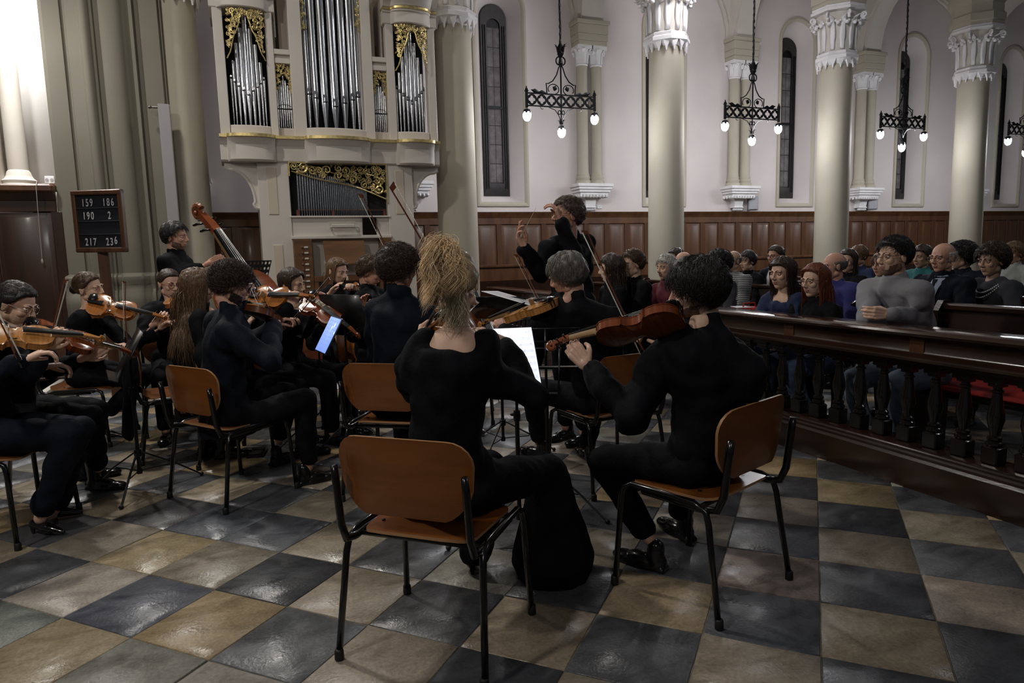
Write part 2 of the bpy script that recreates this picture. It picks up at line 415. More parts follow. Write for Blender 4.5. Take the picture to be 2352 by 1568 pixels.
def strands(out, S, rad, sides=4, mi=0, rs=RS, flat=.5):
    n, k, _ = S.shape
    T = np.gradient(S, axis=1); T = nrm2(T); ref = nrm2(rs.normal(size=(n, 1, 3)))
    A_ = nrm2(np.cross(T, ref)); B_ = np.cross(T, A_)
    tp = np.interp(np.arange(k)/(k-1), [0, .2, .7, 1], [.7, 1, .8, .12]); rr = rad*(.6+.8*rs.rand(n))
    R_ = rr[:, None]*tp[None]
    an = np.arange(sides)*2*pi/sides
    V = S[:, :, None, :]+R_[:, :, None, None]*(np.cos(an)[None, None, :, None]*A_[:, :, None, :]+flat*np.sin(an)[None, None, :, None]*B_[:, :, None, :])
    base = np.arange(n)[:, None, None]*k*sides; i_ = np.arange(k-1)[None, :, None]*sides; j = np.arange(sides)[None, None, :]; j2 = (j+1) % sides
    Fc = np.stack([base+i_+j, base+i_+j2, base+i_+sides+j2, base+i_+sides+j], -1).reshape(-1, 4)
    out.add(V.reshape(-1, 3), Fc.tolist(), mi)
HCOL = {}
def hairmat(name, c, c2=None):
    m_ = mat('hair_'+name, c, 0.42, var=.22, attr='tint', vscale=60, stretch=(1, 1, .15), bump=.4, bscale=140, spec=.5); HCOL[m_.name] = c if not c2 else tuple((np.array(c)+np.array(c2))/2); return m_

BLACK = mat('black_cloth', (0.006, 0.0065, 0.009), 0.75, var=.3, vscale=6, bump=.25, bscale=60, spec=.10)
NAVY = mat('navy_cloth', (0.007, 0.009, 0.016), 0.72, var=.25, vscale=6, bump=.25, bscale=60, spec=.12)
LEATHER = mat('black_leather', (0.008, 0.008, 0.009), 0.22, spec=.5)
PATENT = mat('patent_leather', (0.006, 0.006, 0.007), 0.08, coat=.5)
METAL = mat('thin_metal', (0.35, 0.32, 0.28), 0.3, metal=1.0)
BLKM = mat('black_frame', (0.01, 0.01, 0.012), 0.25)

def ik(S, W, l1, l2, pole):
    d = W-S; D = np.linalg.norm(d); D2 = min(max(D, abs(l1-l2)+.02), (l1+l2)*.995)
    if D > D2: W = S+d/D*D2; d = W-S; D = D2
    a = (l1*l1-l2*l2+D*D)/(2*D); h = math.sqrt(max(l1*l1-a*a, 1e-5)); u = d/D
    p = np.asarray(pole, float); p = nrm(p-u*np.dot(p, u)); return S+u*a+p*h, W

def person(label, head, yaw, headyaw=None, hpitch=0, tilt=0, seat=None, group=None, sk=SK, top=BLACK, bottom=BLACK, sc=1.0, lod=1, sex='m', neckline=1.0,
           lh=None, rh=None, le=None, re=None, lhand='rest', rhand='rest', lk=None, rk=None, la=None, ra=None, sho=None, legs=True, stand=False,
           hairk=None, glasses=None, beard=None, shoe='shoe', lback=None, rback=None, ldir=None, rdir=None, kw=1.0, lean=.10, flare=None, collar=True,
           cuff=1.0, sleeve=1.0, shoemat=LEATHER, barefoot=False, belly=0.0, neck=None, lapel=None, skirt=False, hs=1.0, dn=.158, tuck=-.02):
    """head = world point of the head centre; everything else in metres, world axes."""
    H_ = np.asarray(head, float); F_ = yawdir(yaw); Rt = np.array([F_[1], -F_[0], 0.0])  # right-hand side
    hy = headyaw if headyaw is not None else yaw
    hf = yawdir(hy); hr = np.array([hf[1], -hf[0], 0.0]); pr = math.radians(-hpitch-2); hf2 = hf*math.cos(pr)+np.array([0, 0, math.sin(pr)])
    hu = np.cross(hr, hf2); tr = math.radians(tilt); hr2 = hr*math.cos(tr)-hu*math.sin(tr); hu2 = np.cross(hr2, hf2)
    HM = frame(H_, hr2*sc*hs, hf2*sc*hs, hu2*sc*hs)
    up = np.array([0, 0, 1.0])
    Nb = np.asarray(neck, float) if neck is not None else H_-up*dn*sc*hs-F_*.02     # neck base
    if stand:
        P_ = np.array([Nb[0], Nb[1], 0])+up*.93*sc-F_*.02
    elif seat is not None: P_ = np.asarray(seat, float)
    else: P_ = np.array([Nb[0], Nb[1], .55])-F_*lean
    org = np.array([P_[0], P_[1], 0.0])
    fem = sex == 'f'
    sw = (.165 if fem else .19)*sc
    S = {s: Nb+Rt*s*sw-up*.055*sc for s in (-1, 1)}
    if sho: S = {-1: np.asarray(sho[0], float), 1: np.asarray(sho[1], float)}
    shax = nrm(S[1]-S[-1])
    Wr = {}; El = {}
    for s, hd, eb in ((-1, lh, le), (1, rh, re)):
        l1, l2 = .30*sc, .255*sc
        if hd is None: Wt = P_+F_*.30+Rt*s*.10+up*.12
        else: Wt = np.asarray(hd, float)
        if eb is not None: El[s] = np.asarray(eb, float); Wr[s] = Wt
        else: El[s], Wr[s] = ik(S[s], Wt, l1, l2, Rt*s*.7-up*1.0-F_*.15)
    hip = {s: P_+Rt*s*.095*sc-up*.01 for s in (-1, 1)}
    kn, an = {}, {}
    for s, k_, a_ in ((-1, lk, la), (1, rk, ra)):
        if stand: kn[s] = hip[s]*1-up*.42*sc+F_*.02; an[s] = hip[s]*np.array([1, 1, 0])+up*.09
        else:
            kn[s] = np.asarray(k_, float) if k_ is not None else hip[s]+F_*.42*sc+Rt*s*.05*kw+up*(.50-hip[s][2])
            an[s] = np.asarray(a_, float) if a_ is not None else np.array([kn[s][0], kn[s][1], .09])-F_*tuck
    vx_b = .013 if lod else .020
    def torso(mb, k, t_hi=1.04, lowk=1.0):
        st = [(-.16, .13, .10), (-.05, .165, .118), (.08, .168, .120), (.25, .150 if not fem else .135, .112), (.42, .143 if not fem else .128, .105+belly), (.6, .155 if not fem else .132, .115), (.78, .170 if not fem else .150, .118 if not fem else .122), (.88, .165 if not fem else .145, .104), (.94, .125, .085), (.985, .078, .070), (1.02, .062, .060)]
        rings = []; ax = nrm(Nb-P_)
        bend = -F_*(.025 if not stand else .0)
        for t, hw, hd in st:
            if t > t_hi: continue
            e = t/1.0; lat = nrm(Rt*(1-max(0, min(1, e)))+shax*max(0, min(1, e))); f3 = nrm(np.cross(ax, lat)) if abs(np.dot(np.cross(ax, lat), F_)) > 0 else F_
            if np.dot(f3, F_) < 0: f3 = -f3
            c = P_+(Nb-P_)*t+bend*math.sin(pi*max(0, min(1, t)))
            a = np.arange(20)*2*pi/20
            rings.append(c+sc*k*(np.cos(a)[:, None]*lat*hw+np.sin(a)[:, None]*f3*hd*(1.0)))
        mb.loft(rings)
    def arms(mb, d, cut=0.0, only=None):
        if fem: d = d-.006
        for s in (-1, 1):
            if cut < 2:
                mb.cap(Nb+shax*s*(.045 if neckline >= .95 or d < 0 else .115)*sc-up*(.030 if neckline >= .95 or d < 0 else .055)*sc, S[s], .046*sc+d, .060*sc+d); mb.cap(S[s], S[s]-up*.05+0*F_, .058*sc+d, .055*sc+d)
                mb.cap(S[s], El[s], .056*sc+d*1.2, .043*sc+d*1.3)
            e = El[s]+(Wr[s]-El[s])*min(cut if cut < 2 else 1, 1)*1.0 if cut else Wr[s]
            mb.cap(El[s], e, .041*sc+d*1.3, (.029+.014*(1-min(cut if cut else 1, 1)))*sc+d*1.3)
    # skin body (one surface), head and hands joined into it
    b = MB(); torso(b, .80); arms(b, -.010); b.cap(Nb+up*.0, H_-hu2*.075*sc-hf2*.022*sc, (.053 if not fem else .047)*sc, (.052 if not fem else .045)*sc)
    if neckline < .95: b.cap(Nb+shax*.06*sc-up*.045, Nb-shax*.06*sc-up*.045, .030*sc, .030*sc)
    for s in (-1, 1):
        if legs: b.cap(hip[s], kn[s], .066*sc, .046*sc); b.cap(kn[s], an[s], .043*sc, .033*sc)
        if legs and barefoot: b.cap(an[s], an[s]+F_*.03-up*.03, .033, .03); b.cap(an[s]+F_*.0-up*.035, an[s]+F_*.12-up*.06, .03, .018)
    body = remesh(b, vx_b if not barefoot else .011, 2)
    HT = HEADS[lod]; body.merge(HT, T=HM)
    for s, kd, bk, dr in ((-1, lhand, lback, ldir), (1, rhand, rback, rdir)):
        fx = nrm(Wr[s]-El[s]) if dr is None else nrm(dr); bz = np.asarray(bk, float) if bk is not None else up
        y_ = nrm(np.cross(bz, fx)); z_ = np.cross(fx, y_); tmp = HAND[kd, lod]
        # template: thumb at +y; right hand palm down has thumb on its left (+y = left of fingers) ; mirror for the left hand
        A = frame(Wr[s]+fx*.012, fx*sc, y_*sc*(1 if s > 0 else -1), z_*sc)
        if s < 0:
            t2 = MB(); t2.v = [tmp.verts()]; t2.n = tmp.n; t2.f = [f[::-1] for f in tmp.f]; t2.m = tmp.m; body.merge(t2, T=A)
        else: body.merge(tmp, T=A)
    body.shift(-org)
    root = obj('person', body, [sk, LIP, EYEW, IRIS], None, loc=org, smooth=True)
    tag(root, label, 'person', group)
    HL = HM.copy(); HL[:3, 3] -= org
    # garments
    def garment(name, mb, m_, vox, fold, sm=2, sd=3):
        r = remesh(mb, vox, sm); V = r.verts(); Nn = vnormals(r)
        V = V+Nn*((vnoise(V, 28, sd)+.6*vnoise(V*np.array([1, 1, .5]), 60, sd+1)+.5)*fold)[:, None]; r.v = [V-org]
        return obj(name, r, m_, root, smooth=True)
    g1 = MB(); torso(g1, 1.0, neckline); arms(g1, .013, cuff)
    if neckline >= .95: g1.cap(Nb-up*.05+shax*.03, Nb-up*.05-shax*.03, .073*sc, .073*sc)
    if collar and neckline >= 1.0:
        a = np.arange(14)*2*pi/14; cx = Nb+up*.012
        [g1.tube([cx+up*h0+(.060-.05*h0)*sc*(math.cos(t)*shax+math.sin(t)*F_)+up*(-.012*math.sin(t)) for t in np.linspace(0, 2*pi, 17)], .010, 8) for h0 in (-.012, .006, .022, .036)]
    garment('shirt' if collar else 'top', g1, top, vx_b*.95, .0105, sd=len(label))
    if legs:
        g2 = MB(); g2.ell(P_-up*.0, (.17*sc, .14*sc, .11*sc)) if False else None
        rings = []
        g2.cap(hip[-1], hip[1], .105*sc, .105*sc); g2.cap(hip[-1]+up*.07, hip[1]+up*.07, .095*sc, .095*sc)
        for s in (-1, 1):
            fl = flare[0 if s < 0 else 1] if flare else .058
            g2.cap(hip[s], kn[s], .098*sc, .070*sc); g2.cap(kn[s], kn[s]+(an[s]-kn[s])*.85, .068*sc, fl)
        if skirt:
            g2.cap(kn[-1], kn[1], .07, .07); g2.cap((kn[-1]+hip[-1])/2, (kn[1]+hip[1])/2, .08, .08)
        garment('trousers' if not skirt else 'skirt', g2, bottom, vx_b*1.1, .007, sd=len(label)+3)
        for s in (-1, 1):
            t = SHOE[shoe]; fo = nrm((F_ if stand else nrm(F_+.25*Rt*s))); A = frame(np.array([an[s][0], an[s][1], .088]), np.cross(fo, up), fo, up)
            V = t.verts() @ A[:3, :3].T+A[:3, 3]-org; q = MB(); q.v = [V]; q.n = t.n; q.f = t.f; q.m = t.m
            if s < 0 or True: obj('shoe', q, shoemat, root, smooth=True)
    if hairk:
        hk = dict(hairk); mm = hk.pop('m'); hair(root, HL, mm, g=(0, 0, -1), seed=len(label), **hk)
    if beard:
        HV = HT.verts(); keep = []
        q = MB(); sel = (HV[:, 2] < -.036-.25*np.maximum(0, HV[:, 1]-.02)) & (HV[:, 2] > -.122) & (HV[:, 1] > -.004) & ((HV[:, 1] < .068) | (HV[:, 2] < -.073) | ((HV[:, 2] > -.049) & (HV[:, 2] < -.040)))
        Nn = vnormals(HT); P2 = HV+Nn*(beard[1]*(1+.5*vnoise(HV, 220, 2)))[:, None]
        fs = [f for f, mi in zip(HT.f, HT.m) if mi == 0 and all(sel[i] for i in f)]
        used = sorted({i for f in fs for i in f}); mp = {i: k for k, i in enumerate(used)}
        if used: q.add(P2[used] @ HL[:3, :3].T+HL[:3, 3], [[mp[i] for i in f] for f in fs]); obj('beard', q, beard[0], root, smooth=True)
    eb = MB()   # eyebrows
    for s in (-1, 1):
        eb.tube([(s*(.012+.038*t), .0885-.016*t*t, .0265+.007*math.sin(t*2.3)) for t in np.linspace(0, 1, 6)], [.002, .0032, .0034, .003, .0024, .001], 5)
    eb.v = [eb.verts() @ HL[:3, :3].T+HL[:3, 3]]
    obj('eyebrows', eb, (hairk or {}).get('m', hairmat('brow', (.05, .035, .025))), root, smooth=True)
    if glasses:
        q = MB()
        for s in (-1, 1):
            q.tube([(s*.033+.0225*math.cos(a), .099-.006*abs(math.cos(a)), .004+.019*math.sin(a)) for a in np.linspace(0, 2*pi, 17)], .0016 if glasses is METAL else .0024, 5, cap=False)
            q.tube([(s*.055, .094, .010), (s*.070, .07, .012), (s*.083, .0, .012), (s*.084, -.02, .0)], .0016, 5)
        q.tube([(-.011, .100, .008), (0, .104, .011), (.011, .100, .008)], .0018, 5)
        q.v = [q.verts() @ HL[:3, :3].T+HL[:3, 3]]; obj('glasses', q, glasses, root, smooth=True)
    J = dict(root=root, HM=HM, HL=HL, N=Nb, S=S, E=El, W=Wr, P=P_, K=kn, A=an, org=org, F=F_, R=Rt)
    return J
# ------------------------------------------------------------ church materials
WALL = mat('wall_plaster', (0.64, 0.58, 0.56), 0.9, var=.05, vscale=1.2, bump=.08, bscale=14)
OLIVE = mat('olive_stone', (0.45, 0.41, 0.325), 0.75, var=.06, vscale=2.0, bump=.06, bscale=20)
PALE = mat('pale_plaster', (0.60, 0.56, 0.50), 0.85, var=.05, vscale=2.5, bump=.1, bscale=25)
WHITE = mat('white_stucco', (0.78, 0.76, 0.76), 0.8, var=.08, vscale=6, bump=.15, bscale=30)
NICHE = mat('niche_plaster', (0.80, 0.78, 0.76), 0.9, var=.04, vscale=3)
ORG = mat('organ_paint', (0.62, 0.57, 0.52), 0.5, var=.04, vscale=2)
ORGP = mat('organ_panel', (0.58, 0.49, 0.40), 0.6, var=.04, vscale=2)
GOLD = mat('gilding', (0.66, 0.53, 0.24), 0.38, metal=.75, var=.25, vscale=30)
PIPE = mat('pipe_metal', (0.62, 0.63, 0.66), 0.22, metal=1.0, var=.08, vscale=4, stretch=(1, 1, .2))
PIERP = mat('pier_paint', (0.195, 0.178, 0.14), 0.8, var=.06, vscale=2.0, bump=.08, bscale=20)
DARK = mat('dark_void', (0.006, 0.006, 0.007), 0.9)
WOODP = mat('wainscot_wood', (0.115, 0.047, 0.017), 0.38, col2=(0.060, 0.023, 0.009), vscale=3.5, stretch=(3, 3, .35), bump=.08, bscale=25, coat=.15)
WOODD = mat('dark_wood', (0.030, 0.011, 0.006), 0.24, col2=(0.016, 0.007, 0.004), vscale=4, stretch=(3, 1, 3), bump=.05, bscale=25, coat=.3)
WOODB = mat('black_wood', (0.010, 0.007, 0.006), 0.2, var=.2, vscale=8, coat=.3)
WOODC = mat('console_wood', (0.16, 0.075, 0.028), 0.4, col2=(0.105, 0.045, 0.018), vscale=4, stretch=(.5, 3, 3), bump=.05)
IRON = mat('wrought_iron', (0.006, 0.006, 0.008), 0.45, metal=.5)
GLASSW = mat('leaded_glass', (0.10, 0.088, 0.09), 0.6, col2=(0.17, 0.15, 0.15), vscale=9, bump=.3, bscale=40)
GREYM = mat('grey_metal', (0.33, 0.31, 0.32), 0.45)
GROUT = mat('grout', (0.16, 0.14, 0.11), 0.9, var=.3, vscale=20)

# ------------------------------------------------------------ floor: diagonal checker of worn stone tiles
floor = MB(); floor.box((-9, -3, -.12), (24, 12.6, -.005)); floor = struct(obj('floor', floor, GROUT, smooth=False))
def stone(name, rough, bump):
    m = bpy.data.materials.new(name); m.use_nodes = True; nt = m.node_tree; N = nt.nodes; L = nt.links; b = N['Principled BSDF']
    tc = N.new('ShaderNodeTexCoord'); at = N.new('ShaderNodeAttribute'); at.attribute_name = 'tint'
    mp = N.new('ShaderNodeMapping'); L.new(tc.outputs['Object'], mp.inputs[0]); mp.inputs['Scale'].default_value = (1, 1.7, 1); mp.inputs['Rotation'].default_value = (0, 0, .8)
    add = N.new('ShaderNodeVectorMath'); add.operation = 'ADD'; L.new(mp.outputs[0], add.inputs[0])
    sc_ = N.new('ShaderNodeVectorMath'); sc_.operation = 'SCALE'; sc_.inputs[3].default_value = 57; L.new(at.outputs['Color'], sc_.inputs[0]); L.new(sc_.outputs[0], add.inputs[1])
    n1 = N.new('ShaderNodeTexNoise'); n1.inputs['Scale'].default_value = 4.5; n1.inputs['Detail'].default_value = 8; n1.inputs['Distortion'].default_value = .8; L.new(add.outputs[0], n1.inputs[0])
    n2 = N.new('ShaderNodeTexNoise'); n2.inputs['Scale'].default_value = 70; n2.inputs['Detail'].default_value = 4; L.new(tc.outputs['Object'], n2.inputs[0])
    r1 = N.new('ShaderNodeMapRange'); r1.inputs[1].default_value = .3; r1.inputs[2].default_value = .7; r1.inputs[3].default_value = .76; r1.inputs[4].default_value = 1.22; L.new(n1.outputs[0], r1.inputs[0])
    r2 = N.new('ShaderNodeMapRange'); r2.inputs[1].default_value = .3; r2.inputs[2].default_value = .7; r2.inputs[3].default_value = .8; r2.inputs[4].default_value = 1.2; L.new(n2.outputs[0], r2.inputs[0])
    mu = N.new('ShaderNodeMath'); mu.operation = 'MULTIPLY'; L.new(r1.outputs[0], mu.inputs[0]); L.new(r2.outputs[0], mu.inputs[1])
    mx = N.new('ShaderNodeMix'); mx.data_type = 'RGBA'; mx.blend_type = 'MULTIPLY'; mx.inputs[0].default_value = 1; L.new(at.outputs['Color'], mx.inputs[6]); L.new(mu.outputs[0], mx.inputs[7])
    L.new(mx.outputs[2], b.inputs['Base Color'])
    r3 = N.new('ShaderNodeMapRange'); r3.inputs[1].default_value = .35; r3.inputs[2].default_value = .65; r3.inputs[3].default_value = rough-.12; r3.inputs[4].default_value = rough+.14; L.new(n1.outputs[0], r3.inputs[0]); L.new(r3.outputs[0], b.inputs['Roughness'])
    bp = N.new('ShaderNodeBump'); bp.inputs['Strength'].default_value = bump; bp.inputs['Distance'].default_value = .006; ad = N.new('ShaderNodeMath'); ad.operation = 'ADD'
    n4 = N.new('ShaderNodeTexNoise'); n4.inputs['Scale'].default_value = 14; n4.inputs['Detail'].default_value = 6; L.new(tc.outputs['Object'], n4.inputs[0])
    L.new(n4.outputs[0], ad.inputs[0]); L.new(n2.outputs[0], ad.inputs[1]); L.new(ad.outputs[0], bp.inputs['Height']); L.new(bp.outputs[0], b.inputs['Normal'])
    b.inputs['Specular IOR Level'].default_value = .5
    return m
STONE = stone('floor_stone', .36, .28)
TO = np.array([2.611, 3.648]); TE1 = np.array([.7071, -.7071])*.399; TE2 = np.array([-.7071, -.7071])*.399
def proj(P):
    q = CR @ (np.asarray(P, float)-EYE); return (1176+1568*q[0]/q[2], 784-1568*q[1]/q[2], q[2])
tiles = []
for i in range(-45, 40):
    for k in range(-40, 22):
        c = TO+TE1*(i+.5)+TE2*(k+.5)
        if not (-7.5 < c[0] < 22 and -1.6 < c[1] < 11.7): continue
        x, y, z = proj((c[0], c[1], 0))
        if z < .4: continue
        vis = -150 < x < 2500 and y < 1750
        if not vis: continue
        tiles.append((z, i, k, c))
tiles.sort(key=lambda t: t[0])
LCOL = [(.30, .25, .19), (.27, .235, .19), (.33, .24, .13), (.29, .24, .20), (.24, .225, .19), (.33, .27, .19), (.26, .22, .165)]
DCOL = [(.080, .084, .096), (.062, .065, .074), (.100, .104, .114), (.072, .072, .078), (.088, .094, .108)]
SPEC = {(-4, 6): (.36, .27, .16), (-5, 7): (.30, .24, .155), (-4, 7): (.19, .19, .165), (-6, 7): (.17, .185, .165), (-6, 6): (.34, .30, .26), (-6, 5): (.34, .27, .165), (-5, 5): (.26, .225, .17), (-3, 7): (.36, .33, .30), (1, 3): (.20, .155, .135), (2, 2): (.21, .175, .14), (0, 4): (.36, .28, .18), (-1, 5): (.30, .24, .17), (-2, 6): (.30, .25, .20), (2, 0): (.27, .21, .12), (-4, 5): (.060, .062, .068), (-5, 6): (.095, .10, .125), (-3, 6): (.12, .125, .135), (-6, 4): (.10, .11, .13)}
def tile_mesh(mb, c, rs, lod=1):
    h = TE1/2, TE2/2; g = .0015; off = [(-1, -1), (1, -1), (1, 1), (-1, 1)]
    J = {}
    q = []
    ns = 5 if lod else 1
    for a in range(4):
        p0, p1 = off[a], off[(a+1) % 4]
        for t in range(ns):
            f = t/ns; u = p0[0]+(p1[0]-p0[0])*f; v_ = p0[1]+(p1[1]-p0[1])*f
            j = (1-g/.2)+(rs.uniform(-.010, .004) if lod else 0)
            q.append(c+(h[0]*u+h[1]*v_)*j)
    zt = rs.uniform(-.0015, .0012)
    tx, ty = rs.uniform(-.004, .004, 2)
    rg = []
    for z, s in ((-.03, 1.0), (zt-.003, 1.0), (zt, .985)):
        rg.append([(c[0]+(p[0]-c[0])*s, c[1]+(p[1]-c[1])*s, z+(0 if z < -.02 else (p[0]-c[0])*tx+(p[1]-c[1])*ty)) for p in q])
    mb.loft(rg)
rest = MB(); rest_t = []
for n_, (z, i, k, c) in enumerate(tiles):
    rs = np.random.RandomState((i*131+k*17) % 99991)
    dark = (i+k) % 2 != 0
    col = SPEC.get((i, k)) or (DCOL if dark else LCOL)[rs.randint(5 if dark else 7)]
    col = np.array(col)*rs.uniform(.88, 1.12)
    if n_ < 300:
        mb = MB(); tile_mesh(mb, c, rs)
        obj('tile', mb, STONE, floor, smooth=False, attr={'tint': np.tile([*col, 1], (mb.n, 1))})
    else:
        n0 = rest.n; tile_mesh(rest, c, rs, 0); rest_t.append(np.tile([*col, 1], (rest.n-n0, 1)))
t_ = obj('tiles', rest, STONE, floor, smooth=False, attr={'tint': np.concatenate(rest_t)}); t_['kind'] = 'stuff'

# ------------------------------------------------------------ aisle wall with windows
WY = 11.8; WX = [1.06-3.43, 4.49, 7.92, 11.24, 14.65, 18.05]; PX = [-.72, 2.74, 6.20, 9.65, 13.10, 16.55]
def outline(cx, hw, z0, ztop, n=14):   # from bottom-left round the arch to bottom-right
    zc = ztop-hw
    return [(cx-hw, z0)]+[(cx-hw*math.cos(a), zc+hw*math.sin(a)) for a in np.linspace(0, pi, n)]+[(cx+hw, z0)]
wall = MB(); ZT = 8.2
edges = [-5.5]+[(WX[k]+WX[k+1])/2 for k in range(len(WX)-1)]+[20.5]
for k, cx in enumerate(WX):
    x0, x1 = edges[k], edges[k+1]; o = outline(cx, .42, 2.36, 6.10); Y = WY
    wall.add([(x0, Y, 0), (x1, Y, 0), (x1, Y, 2.36), (x0, Y, 2.36)], [(0, 1, 2, 3)])
    wall.add([(x0, Y, 2.36), (cx-.42, Y, 2.36), (cx-.42, Y, ZT), (x0, Y, ZT)], [(0, 1, 2, 3)])
    wall.add([(cx+.42, Y, 2.36), (x1, Y, 2.36), (x1, Y, ZT), (cx+.42, Y, ZT)], [(0, 1, 2, 3)])
    for a, b_ in zip(o[1:-2], o[2:-1]): wall.add([(a[0], Y, a[1]), (b_[0], Y, b_[1]), (b_[0], Y, ZT), (a[0], Y, ZT)], [(0, 1, 2, 3)])
    i_ = outline(cx, .26, 2.49, 5.88)
    wall.loft([[(p[0], Y, p[1]) for p in o], [(p[0], Y+.33, p[1]) for p in i_]], cap=False)
    wall.loft([[(p[0], Y+.33, p[1]) for p in i_], [(p[0], Y+.5, p[1]) for p in i_]], cap=False)
wall.add([(-5.5, 12.32, 0), (20.5, 12.32, 0), (20.5, 12.32, ZT), (-5.5, 12.32, ZT)], [(0, 1, 2, 3)])
struct(obj('wall_back', wall, WALL, smooth=False))
for n_, cx in enumerate(WX):
    if n_ == 0: continue
    w_ = struct(obj('window_%d' % n_, (lambda m: (m.loft([[(p[0], WY+.02, p[1]) for p in outline(cx, .515, 2.27, 6.2)], [(p[0], WY-.035, p[1]) for p in outline(cx, .505, 2.28, 6.19)], [(p[0], WY-.045, p[1]) for p in outline(cx, .47, 2.31, 6.155)], [(p[0], WY-.03, p[1]) for p in outline(cx, .44, 2.34, 6.125)], [(p[0], WY+.01, p[1]) for p in outline(cx, .415, 2.365, 6.1)]], cap=False), m)[1])(MB()), OLIVE))
    fr = MB(); y0 = WY+.31
    for hw, z0, zt in ((.255, 2.49, 5.875),): 
        ob = outline(cx, hw, z0, zt); ib = outline(cx, .13, 2.72, 5.62)
        fr.loft([[(p[0], y0, p[1]) for p in ob], [(p[0], y0-.02, p[1]) for p in outline(cx, .24, 2.52, 5.86)], [(p[0], y0-.02, p[1]) for p in ib], [(p[0], y0+.03, p[1]) for p in ib]], cap=False)
    obj('window_frame', fr, mat('window_frame', (.022, .018, .018), .5, var=.3, vscale=20, bump=.2), w_)
    fr = MB()
    for s in (-1, 1):
        for dx in (.165, .205): fr.tube([(cx+s*dx, y0-.03, 2.62), (cx+s*dx, y0-.03, 5.5)], .008, 6)
    fr.box((cx-.215, y0-.03, 4.05), (cx+.215, y0-.012, 4.09))
    obj('frame_bars', fr, IRON, w_)
    ys = np.linspace(2.74, 5.48, 9)
    for a, b_ in zip(ys[:-1], ys[1:]):
        for s in (0, 1):
            p = MB(); xa = cx-.125+.128*s; top = b_-.012
            p.add([(xa, y0+.012, a), (xa+.12, y0+.012, a), (xa+.12, y0+.012, top), (xa, y0+.012, top), (xa+.01, y0+.004, a+.01), (xa+.11, y0+.004, a+.01), (xa+.11, y0+.004, top-.01), (xa+.01, y0+.004, top-.01)], [(0, 1, 5, 4), (1, 2, 6, 5), (2, 3, 7, 6), (3, 0, 4, 7), (4, 5, 6, 7)])
            obj('pane', p, GLASSW, w_, smooth=False)
    ld = MB(); ld.box((cx-.13, y0+.012, 2.72), (cx+.13, y0+.02, 5.62)); obj('leading', ld, IRON, w_)

# vault over the aisle
BX = [(-.72+2.74)/2+3.46*k for k in range(-1, 6)]
va = MB(); a_, b_, h_ = 1.73, 1.25, 1.62
for cx in BX:
    g = []
    for u in np.linspace(-1, 1, 21):
        g.append([(cx+a_*u, 10.55+b_*v_, 5.58+h_*max(math.sqrt(max(0, 1-u*u)), math.sqrt(max(0, 1-v_*v_)))) for v_ in np.linspace(-1, 1, 17)])
    va.loft(g, cap=False, closed=False)
struct(obj('ceiling', va, WALL))
def arch(mb, axis, c, r, z0, wid, th, n=18, ry=None, other=0):
    rings = []
    for t in np.linspace(0, pi, n):
        ring = []
        for rr, ww in ((r, -wid/2), (r, wid/2), (r+th, wid/2), (r+th, -wid/2)):
            a = c-rr*math.cos(t); z = z0+(rr if ry is None else rr*ry)*math.sin(t)
            ring.append((a, other+ww, z) if axis == 'x' else (other+ww, a, z))
        rings.append(ring)
    mb.loft(rings)
for n_, cx in enumerate(BX[1:-1]):
    m1 = MB(); arch(m1, 'x', cx, 1.50, 5.56, .12, .22, other=WY-.05); arch(m1, 'x', cx, 1.44, 5.56, .05, .05, other=WY-.04)
    struct(obj('trim_%d' % (n_+1), m1, PALE))
for n_, px_ in enumerate(PX):
    m1 = MB(); arch(m1, 'y', 10.55, .98, 5.58, .42, .34, ry=1.25, other=px_); arch(m1, 'y', 10.55, 1.04, 5.58, .52, .30, ry=1.25, other=px_)
    struct(obj('trim_%d' % (n_+10), m1, PALE))
# arcade arches over the columns
CX = [-.58+3.43*k for k in range(0, 6)]; CYv = 9.3
for n_, cx in enumerate(CX[:-1]):
    m1 = MB(); mid = cx+1.715
    arch(m1, 'x', mid, 1.36, 5.95, .50, .30, other=CYv); arch(m1, 'x', mid, 1.46, 5.95, .62, .36, other=CYv)
    struct(obj('trim_%d' % (n_+20), m1, PALE))
    m2_ = MB(); ob = [(mid-1.78*math.cos(t), 5.95+1.78*math.sin(t)) for t in np.linspace(0, pi, 17)]
    for p, q in zip(ob[:-1], ob[1:]): m2_.add([(p[0], CYv-.28, p[1]), (q[0], CYv-.28, q[1]), (q[0], CYv-.28, 9), (p[0], CYv-.28, 9)], [(0, 1, 2, 3)])
    struct(obj('trim_%d' % (n_+30), m2_, WALL, smooth=False))

# ------------------------------------------------------------ carved leaf helper and columns
def leaf(w_, h, curl, t=.02, n=7):   # upright acanthus-like leaf, base at origin, outward = +y
    mb = MB(); rings = []
    for i in range(n):
        s = i/(n-1); hw = w_*(.75+.5*math.sin(s*pi*.9))*(1-.25*s)*(.3 if s > .99 else 1)
        a = max(0, s-.62)/.38*curl; z = h*min(s, .62)+(math.sin(a)*h*.28 if a else 0); y = .02*s+(1-math.cos(a))*h*.26 if a else .02*s
        lob = 1+.14*math.cos(s*22)
        rings.append([(-hw*lob, y, z), (-hw*.4, y+t, z), (0, y+t*.5, z), (hw*.4, y+t, z), (hw*lob, y, z), (0, y-t, z)])
    mb.loft(rings); return mb
def place_ring(fn, n, r, z, a0=0):
    out = MB()
    for k in range(n):
        a = a0+2*pi*k/n; m = fn(); T = np.array(Matrix.Translation((r*math.cos(a), r*math.sin(a), z)) @ Matrix.Rotation(a-pi/2, 4, 'Z')); out.merge(m, T=T)
    return out
